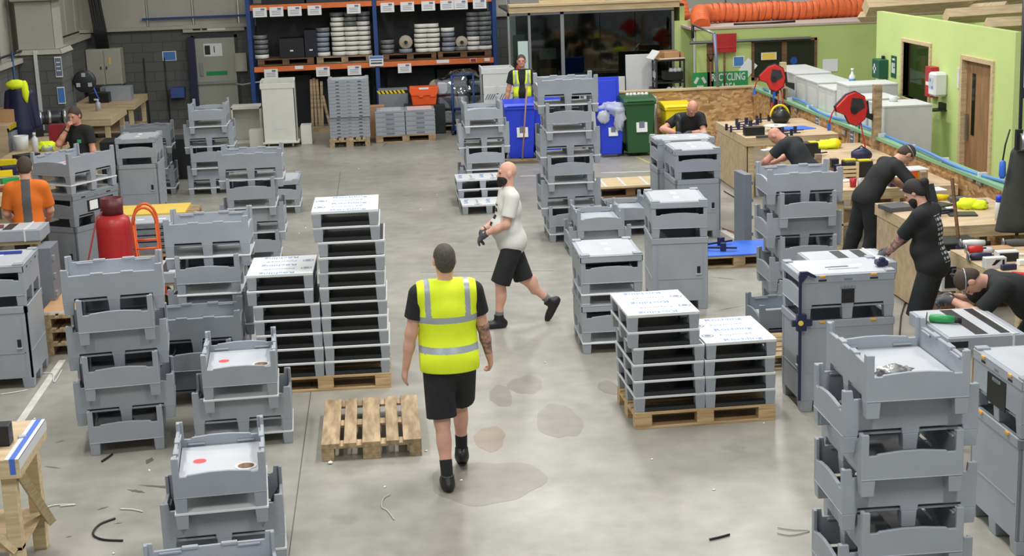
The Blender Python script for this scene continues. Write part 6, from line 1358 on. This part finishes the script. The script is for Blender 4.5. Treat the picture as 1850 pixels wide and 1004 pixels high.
# ---------------------------------------------------------------- left side
workbench('timber workbench with blue tape on its edge in the left foreground', -3.6, -2.42, 9.47, 10.3, .9, None, .28, brace=True)
r = thing('edge_tape', 'white and blue tape strip along the right edge of the foreground bench', 'tape', (-2.42, 9.885, .9)); MB().span((-.09, -.415, 0), (.003, .415, .002), WHITE).span((-.0, -.415, -.07), (.003, .415, .002), WHITE).build('white_tape', r); MB().span((-.06, -.416, .002), (-.025, .416, .004), mat('blue_tape', (70, 110, 200), .5)).span((-.06, -.418, -.1), (-.025, -.415, .004), mat('blue_tape', (70, 110, 200), .5)).build('blue_tape', r)
block('black_tool', 'black tool end at the left edge of the foreground bench', 'tool', G(2, 802, .9), (.14, .12, .14), BLACK); block('wire_nut', 'small white and dark fitting on the foreground bench', 'fitting', G(40, 790, .9), (.05, .035, .015), PANEL, .4)
# gas cylinder and trolley
r = thing('gas_cylinder', 'tall red gas cylinder beside the orange trolley', 'gas cylinder', (-3.07, 17.25, 0)); MB().lathe([(.17, .0), (.19, .05), (.195, .1), (.195, .98), (.18, 1.06), (.12, 1.11), (.06, 1.12)], RED, (0, 0, 0), 36).build('cylinder_body', r); MB().lathe([(.12, 1.09), (.125, 1.3), (.115, 1.3), (.11, 1.1)], MAROON, (0, 0, 0), 28).build('shroud', r); MB().lathe([(.03, 1.1), (.03, 1.2), (.05, 1.2), (.05, 1.25)], STEEL, (0, 0, 0), 12).build('valve', r)
MB().tube([(.2*math.cos(q), .2*math.sin(q), .45+.03*math.sin(q*2)) for q in np.linspace(PI*1.05, PI*1.95, 14)], .008, STEEL, 6).build('chain', r)
r = thing('gas_trolley', 'orange tubular hand trolley beside the red gas cylinder', 'trolley', (-2.72, 17.25, 0), .1)
for y in (-.12, .14):
    pts = [(-.1, y, .12), (-.13, y, 1.0)]+[(-.13+.13-.13*math.cos(q), y, 1.0+.13*math.sin(q)+.06*math.sin(q)) for q in np.linspace(0, PI, 10)]+[(.13, y, 1.0), (.16, y, .12)]; MB().tube(pts, .016, ORANGE, 8).build('loop', r)
for z in (.3, .72): MB().tube([(-.12, -.12, z), (.14, -.12, z)], .013, ORANGE, 8).build('rung', r); MB().tube([(-.12, .14, z+.05), (.14, .14, z+.05)], .013, ORANGE, 8).build('rung', r)
MB().span((-.14, -.2, .1), (.18, .2, .13), ORANGE).build('foot_plate', r)
for y in (-.22, .24): MB().lathe([(.1, -.02), (.11, 0), (.1, .02)], BLACK, (.12, y, .11), 18, 'y').build('wheel', r)
r = thing('gas_hose', 'thin red gas hose hanging from the cylinder valve', 'hose', (-3.07, 17.25, 0)); MB().tube([(-.02, -.03, 1.22), (-.16, -.1, 1.1), (-.26, -.2, .7), (-.4, -.24, .2), (-.42, -.24, .02)], .01, mat('red_hose', (170, 60, 56), .5), 8).build('tube', r)
# boards, lids and timber behind the cylinder
for k in range(2): timber_pallet('timber_pallet', ['lower pallet under the yellow board', 'upper pallet under the yellow board'][k], (-3.3, 22.1, .145*k), 0, PALO)
r = thing('yellow_board', 'yellow board on pallets behind the gas cylinder', 'board', (-3.35, 22.1, .29)); MB().span((-.55, -.4, 0), (.5, .4, .03), YEL).build('board_body', r)
tp = timber_pallet('timber_pallet', 'pallet under the loose grey lids behind the cylinder', (-3.1, 19.95, 0), .0, PALO)
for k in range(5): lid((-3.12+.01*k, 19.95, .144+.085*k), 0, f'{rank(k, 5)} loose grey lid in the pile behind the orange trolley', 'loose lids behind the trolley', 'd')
r = housing('grey housing panel with a white strap between the trolley and the grey stack', (-2.42, 16.6, .5), 0, .4, .7); trestle('low trestle under the strapped housing beside the trolley', (-2.42, 16.6, 0), 0, .38, .6, .5)
r = housing('grey slotted housing in front of the person in orange', (-4.12, 16.35, 1.06), 0, .98, .46, .12); MB().box((-.05, 0, .128), (.22, .2, .01), mat('dark_red_tool', (110, 40, 44), .5), rz=.2).build('red_insert', r); trestle('trestle under the housing in front of the person in orange', (-4.12, 16.35, 0), 0, .9, .4, 1.06)
r = thing('tall_profile', 'tall grey slotted profile standing behind the left edge bin', 'panel', (-3.57, 16.1, 0)); MB().span((-.09, -.2, 0), (.07, .2, 1.02), GREYD).build('panel_body', r, .004)
for k in range(5): MB().span((.07, -.18, .12+.19*k), (.09, -.1, .17+.19*k), GREY2).build('lug', r)
for k in range(3): timber_pallet('timber_pallet', ['lowest', 'middle', 'upper'][k]+' pallet of the pile between the left edge bin and the grey stack', (-3.15, 15.95, .145*k), R90, PALO)
r = thing('chip_board', 'brown board with a white edge on the left pallet pile', 'board', (-3.2, 15.95, .434)); MB().span((-.35, -.55, 0), (.3, .5, .02), CARD).span((-.35, -.555, 0), (.3, -.55, .02), WHITE).build('board_body', r)
# left benches
workbench('timber workbench behind the person in orange', -6.2, -5.0, 19.2, 22.0, BZ, None, .3); workbench('timber workbench left of the person in the black polo', -5.86, -5.2, 23.3, 26.9, BZ, None, .3)
workbench('timber workbench beside the block pier with a white spray bottle', -6.2, -4.98, 28.75, 30.6, BZ, None, .35, hazard=True); workbench('rear timber workbench with grey crates under the electrical cabinet', -6.2, -4.95, 31.4, 33.3, BZ, None, .35)
def bottle(label, loc, h, r0, m, capm, spray=False):
    r = thing('bottle', label, 'bottle', loc); MB().lathe([(r0, 0), (r0, h*.7), (r0*.4, h*.82), (r0*.4, h*.86)], m, (0, 0, 0), 16).build('body', r); c = MB().lathe([(r0*.5, h*.86), (r0*.5, h)], capm, (0, 0, 0), 12)
    if spray: c.box((-r0*.5, 0, h), (r0*1.6, r0*.6, r0*.6), capm)
    c.build('cap', r); return r
bottle('tall white bottle on the bench left of the yellow cloth', G(65, 276, BZ), .32, .05, WHITE, WHITE); bottle('clear spray bottle at the edge of the pier bench', G(178, 200, BZ), .22, .05, PANEL, WHITE, True)
r = thing('white_bucket', 'white tub on the bench left of the white bottle', 'tub', G(40, 272, BZ)); MB().lathe([(.1, 0), (.12, .24), (.11, .24), (.09, .02)], WHITE, (0, 0, 0), 22).build('tub_body', r)
r = thing('hi_vis_vest', 'yellow and silver vest bundle in front of the red box', 'vest', G(82, 272, BZ)); MB().blob((0, 0, .06), (.16, .12, .09), HIVIS, 9, .25, seed=11).build('cloth', r); MB().blob((.04, -.08, .04), (.1, .06, .06), REFL, 8, .2, seed=12).build('reflective_band', r)
block('red_box', 'dark red metal box beside the person in the black polo', 'box', G(106, 262, BZ), (.24, .2, .34), mat('dark_red_metal', (140, 28, 46), .4))
def bench_grinder(label, loc, rz):
    r = thing('bench_grinder', label, 'grinder', loc, rz); MB().lathe([(.1, -.18), (.11, -.1), (.11, .1), (.1, .18)], DSTEEL, (0, 0, .3), 20, 'x').build('motor', r); MB().span((-.08, -.1, 0), (.08, .1, .22), BLACK).build('pedestal', r)
    for s in (-1, 1): MB().lathe([(.13, s*.2-.03), (.14, s*.2), (.13, s*.2+.03)], STEEL, (0, 0, .3), 22, 'x').build('wheel_guard', r)
    return r
bench_grinder('left dark bench grinder with a chrome wheel cover', G(70, 246, BZ), .3); bench_grinder('right dark bench grinder by the block pier', G(98, 244, BZ), .2)
r = thing('hooded_jacket', 'navy jacket with a yellow hi-vis hood hanging at the far left', 'jacket', Y(42, 238, 25.4)); jf = Field((-.4, -.3, -.3), (.4, .3, 1.1), .014); jf.cap((0, 0, .66), (0, 0, .05), .15, .2, .05); jf.cap((.16, 0, .62), (.24, 0, .1), .075, .07, .03); jf.cap((-.16, 0, .62), (-.24, 0, .1), .075, .07, .03); field_mesh(jf, 'cloth', [NAVY], r); MB().blob((-.02, -.1, .78), (.15, .1, .08), HIVIS, 9, .12, seed=3).blob((.12, -.1, .66), (.06, .07, .18), HIVIS, 8, .12, seed=4).build('hood', r)
r = thing('striped_shelf', 'shelf with a black and yellow striped edge at the far left', 'shelf', (-6.3, 25.6, 0)); MB().span((0, -.9, 1.28), (.42, .9, 1.33), PLYW).span((0, -.9, 0), (.38, -.86, 1.28), PLYW).span((0, .86, 0), (.38, .9, 1.28), PLYW).build('board', r)
hz = MB()
for k in range(24): hz.span((.42, -.9+.075*k, 1.25), (.425, -.9+.075*k+.038, 1.33), YELP); hz.span((.42, -.9+.075*k+.038, 1.25), (.424, -.9+.075*(k+1), 1.33), BLACK)
hz.build('hazard_tape', r)
block('carton', 'brown carton on the striped shelf at the far left', 'carton', (-6.05, 25.4, 1.33), (.3, .4, .2), CARD); block('grey_locker', 'grey locker under the striped shelf at the far left', 'locker', (-6.05, 25.2, 0), (.35, .8, 1.2), GREY2)
for i, (px, py, m, d) in enumerate([(15, 300, YELP, (.22, .12, .1)), (10, 318, YELP, (.2, .1, .08)), (20, 312, NAVY, (.26, .2, .1)), (18, 330, mat('tool_green', (44, 150, 84), .4), (.24, .1, .07)), (48, 285, BLACK, (.36, .22, .06)), (55, 294, DSTEEL, (.3, .14, .05)), (5, 345, mat('terracotta', (150, 84, 70), .6), (.16, .12, .06))]):
    block('power_tool', ['rear yellow tool on the left bench beyond the person in orange', 'front yellow tool at the left picture edge', 'navy case on the left bench beside the yellow tools', 'green tool on the left bench near the orange shirt', 'flat black case under the white tub on the left bench', 'grey tray beside the head of the person in orange', 'reddish tool at the left picture edge bench'][i], 'tool', G(px, py, BZ), d, m, .2*i)
r = thing('fan_reel', 'dark round hose reel on an arm from the block pier', 'hose reel', (-5.33, 28.4, 1.66)); MB().lathe([(.0, -.06), (.17, -.06), (.2, -.05), (.205, -.02), (.205, .03), (.18, .05)], DSTEEL, (0, 0, 0), 26, 'y').build('reel_body', r)
for q in range(3): MB().box((.12*math.sin(q*2.1), -.065, .12*math.cos(q*2.1)), (.07, .01, .07), PANEL).build('spoke_window', r)
MB().span((-.215, -.02, -.03), (0, .02, .03), DSTEEL).build('wall_arm', r); MB().tube([(.15, -.03, -.1), (.2, -.04, -.25), (.24, -.04, -.34)], .012, BLUES, 6).build('hose', r)
notice('notice', (-5.60, 27.58, 1.5), .13, .3, 'white and blue sheet on the near right edge of the block pier', body=BLUEPRINT)
notice('notice', (-5.60, 27.58, 2.0), .12, .36, 'pale sheet high on the near right edge of the block pier', body=GREYPRINT)
for i, (x, y, w, h) in enumerate([(-5.35, 32.2, .5, .28), (-5.6, 32.7, .4, .24), (-5.7, 31.9, .4, .2)]): block('grey_crate', ['front grey crate on the rear bench', 'grey crate behind another on the rear bench', 'dark crate at the left of the rear bench'][i], 'crate', (x, y, BZ), (w, .4, h), [GREY, GREY2, BLACK][i])
block('black_shelf_load', 'long dark fabric roll below the electrical cabinet', 'roll', (-5.9, 33.6, .98), (.8, .4, .1), SHEETK)
o = MB().tube([(-6.22, 24, 2.3), (-6.22, 28, 2.3), (-6.22, 33, 2.3)], .02, BLACK, 6).build('wall_cable'); tag(o, 'black cable run along the left wall ledge', 'cable')
for i, (x, y) in enumerate([(-6.2, 26.8), (-6.2, 30.2)]): r = thing('air_pipe', ['blue air drop pipe nearer the camera on the left wall', 'blue air drop pipe beyond the block pier'][i], 'pipe', (x, y, 1.1)); MB().tube([(0, 0, 0), (0, 0, 1.25)], .02, RACKB, 8).build('pipe_body', r); MB().box((0, 0, -.05), (.07, .07, .14), BLACK).build('regulator', r)
for i, y in enumerate((24.2, 26.2, 31.3)): struct(MB().span((LW-.05, y-.06, 2.18), (LW+.04, y+.06, 7), mat('steel_rail_grey', (120, 124, 126), .5)).build(f'trim_{8+i}'))
# ---------------------------------------------------------------- litter on the floor
def cord(name, label, cat, pts, m, r0=.006, z=.007, group=None):
    P = [G(*q, z) for q in pts]; q = []
    for i in range(len(P)-1):
        for t in np.linspace(0, 1, 6, endpoint=False):
            p0, p1, p2, p3 = P[max(i-1, 0)], P[i], P[i+1], P[min(i+2, len(P)-1)]; q.append(.5*((2*p1)+(p2-p0)*t+(2*p0-5*p1+4*p2-p3)*t*t+(3*p1-p0-3*p2+p3)*t**3))
    q.append(P[-1]); o = MB().tube(q, r0, m, 6).build(name); tag(o, label, cat, group)
cord('black_hose_offcut', 'curved black hose offcut on the floor beside the foreground bench', 'hose', [(208, 936), (180, 947), (168, 964), (185, 974), (222, 976)], BLACK, .008, .009)
cord('strap_offcut', 'white strap end on the floor left of the foreground tray stack', 'strap', [(217, 919), (240, 920), (258, 924)], WHITE); cord('strap_offcut', 'white strap end beside the foreground bench leg', 'strap', [(78, 918), (100, 912), (136, 911), (108, 914)], WHITE)
cord('strap_offcut', 'white strap ends in front of the left edge bin', 'strap', [(0, 712), (28, 708), (50, 704)], WHITE); cord('strap_offcut', 'white strap curl by the left floor line', 'strap', [(75, 674), (95, 675), (98, 690), (112, 668)], WHITE)
cord('strap_offcut', 'white strap loops near the hi-vis man in the foreground', 'strap', [(705, 893), (693, 900), (690, 915), (700, 922), (712, 938)], PANEL, .004); cord('strap_offcut', 'white strap ends on the floor left of the foreground tray tower', 'strap', [(1405, 952), (1430, 956), (1462, 958), (1430, 966), (1404, 962)], PANEL, .004)
cord('cable_offcut', 'dark cable scrap at the bottom right of the floor', 'cable', [(1282, 974), (1300, 970), (1318, 965)], BLACK, .008, .009); cord('cable_offcut', 'dark scrap with a white tag in front of the left tray stack', 'cable', [(184, 833), (195, 826), (203, 820)], BLACK, .009, .01)
SCR = None; rg = random.Random(3)
for i, (px, py) in enumerate([(597, 837), (455, 998), (205, 1000), (770, 815), (833, 868), (700, 690), (1290, 885), (270, 850), (1178, 830), (1380, 765), (648, 305), (760, 378), (790, 352), (540, 422), (552, 412), (985, 655), (62, 757), (1060, 468), (520, 745), (930, 360), (695, 880), (1150, 735)]):
    if SCR is None: SCR = MB().blob((0, 0, .008), (.022, .015, .008), PAPER, 5, .3, seed=2).build('floor_scrap'); o = SCR; tag(o, 'x', 'scrap')
    else: o = dup(SCR)
    o.location = G(px, py); o.rotation_euler.z = rg.uniform(0, 6); s_ = .6 if i not in (0,) else 1.3; o.scale = (s_, s_, s_)
    o['label'] = 'tiny white scrap lying on the concrete floor'; o['group'] = 'white scraps on the floor'

STAIN = mat('damp_concrete', (138, 134, 124), .35, var=.1, scale=5)
STAIN2 = mat('brown_damp_concrete', (146, 132, 116), .35, var=.1, scale=5)
for i, (px, py, a, b) in enumerate([(905, 715, .22, .3), (950, 695, .3, .3), (885, 792, .27, .3), (1010, 760, .35, .5), (880, 870, .8, .5), (1100, 700, .2, .2)]):
    c = G(px, py); rg = random.Random(i); n = 40; ph = [rg.uniform(0, 6) for _ in range(4)]
    pl = []
    for k in range(n):
        q = 2*PI*k/n; w = 1+.1*math.sin(2*q+ph[0])+.07*math.sin(3*q+ph[1])+.04*math.sin(7*q+ph[2]); pl.append((c.x+a*.5*w*math.cos(q), c.y+b*w*math.sin(q)))
    struct(MB().prism(pl, 'z', 0, .0008+.0001*i, STAIN2 if i == 2 else STAIN).build('floor_stain'))

SCUFF = mat('black_scuff', (92, 90, 86), .6)
for i, (p0, p1, w) in enumerate([((250, 876), (330, 882), .05), ((230, 884), (262, 890), .05), ((300, 920), (330, 918), .02), ((175, 921), (196, 915), .03), ((205, 946), (222, 944), .02), ((410, 838), (440, 834), .03), ((265, 838), (275, 826), .06), ((118, 971), (130, 968), .02), ((1300, 560), (1345, 552), .02), ((690, 265), (700, 258), .03), ((1285, 500), (1330, 505), .03), ((80, 842), (110, 846), .03), ((100, 800), (116, 795), .02)]):
    a, b = G(*p0), G(*p1); d = b-a; L = d.length; u = d.normalized(); v = Vector((-u.y, u.x, 0)); rg = random.Random(i+50); top = []; bot = []
    for k in range(9):
        t = k/8; q = a+u*L*t; h = w*.5*math.sin(PI*min(max(t, .04), .96))*rg.uniform(.5, 1.2); top.append(q+v*h); bot.append(q-v*h)
    struct(MB().prism([(q.x, q.y) for q in top+bot[::-1]], 'z', 0, .0007, SCUFF).build('floor_scuff'))
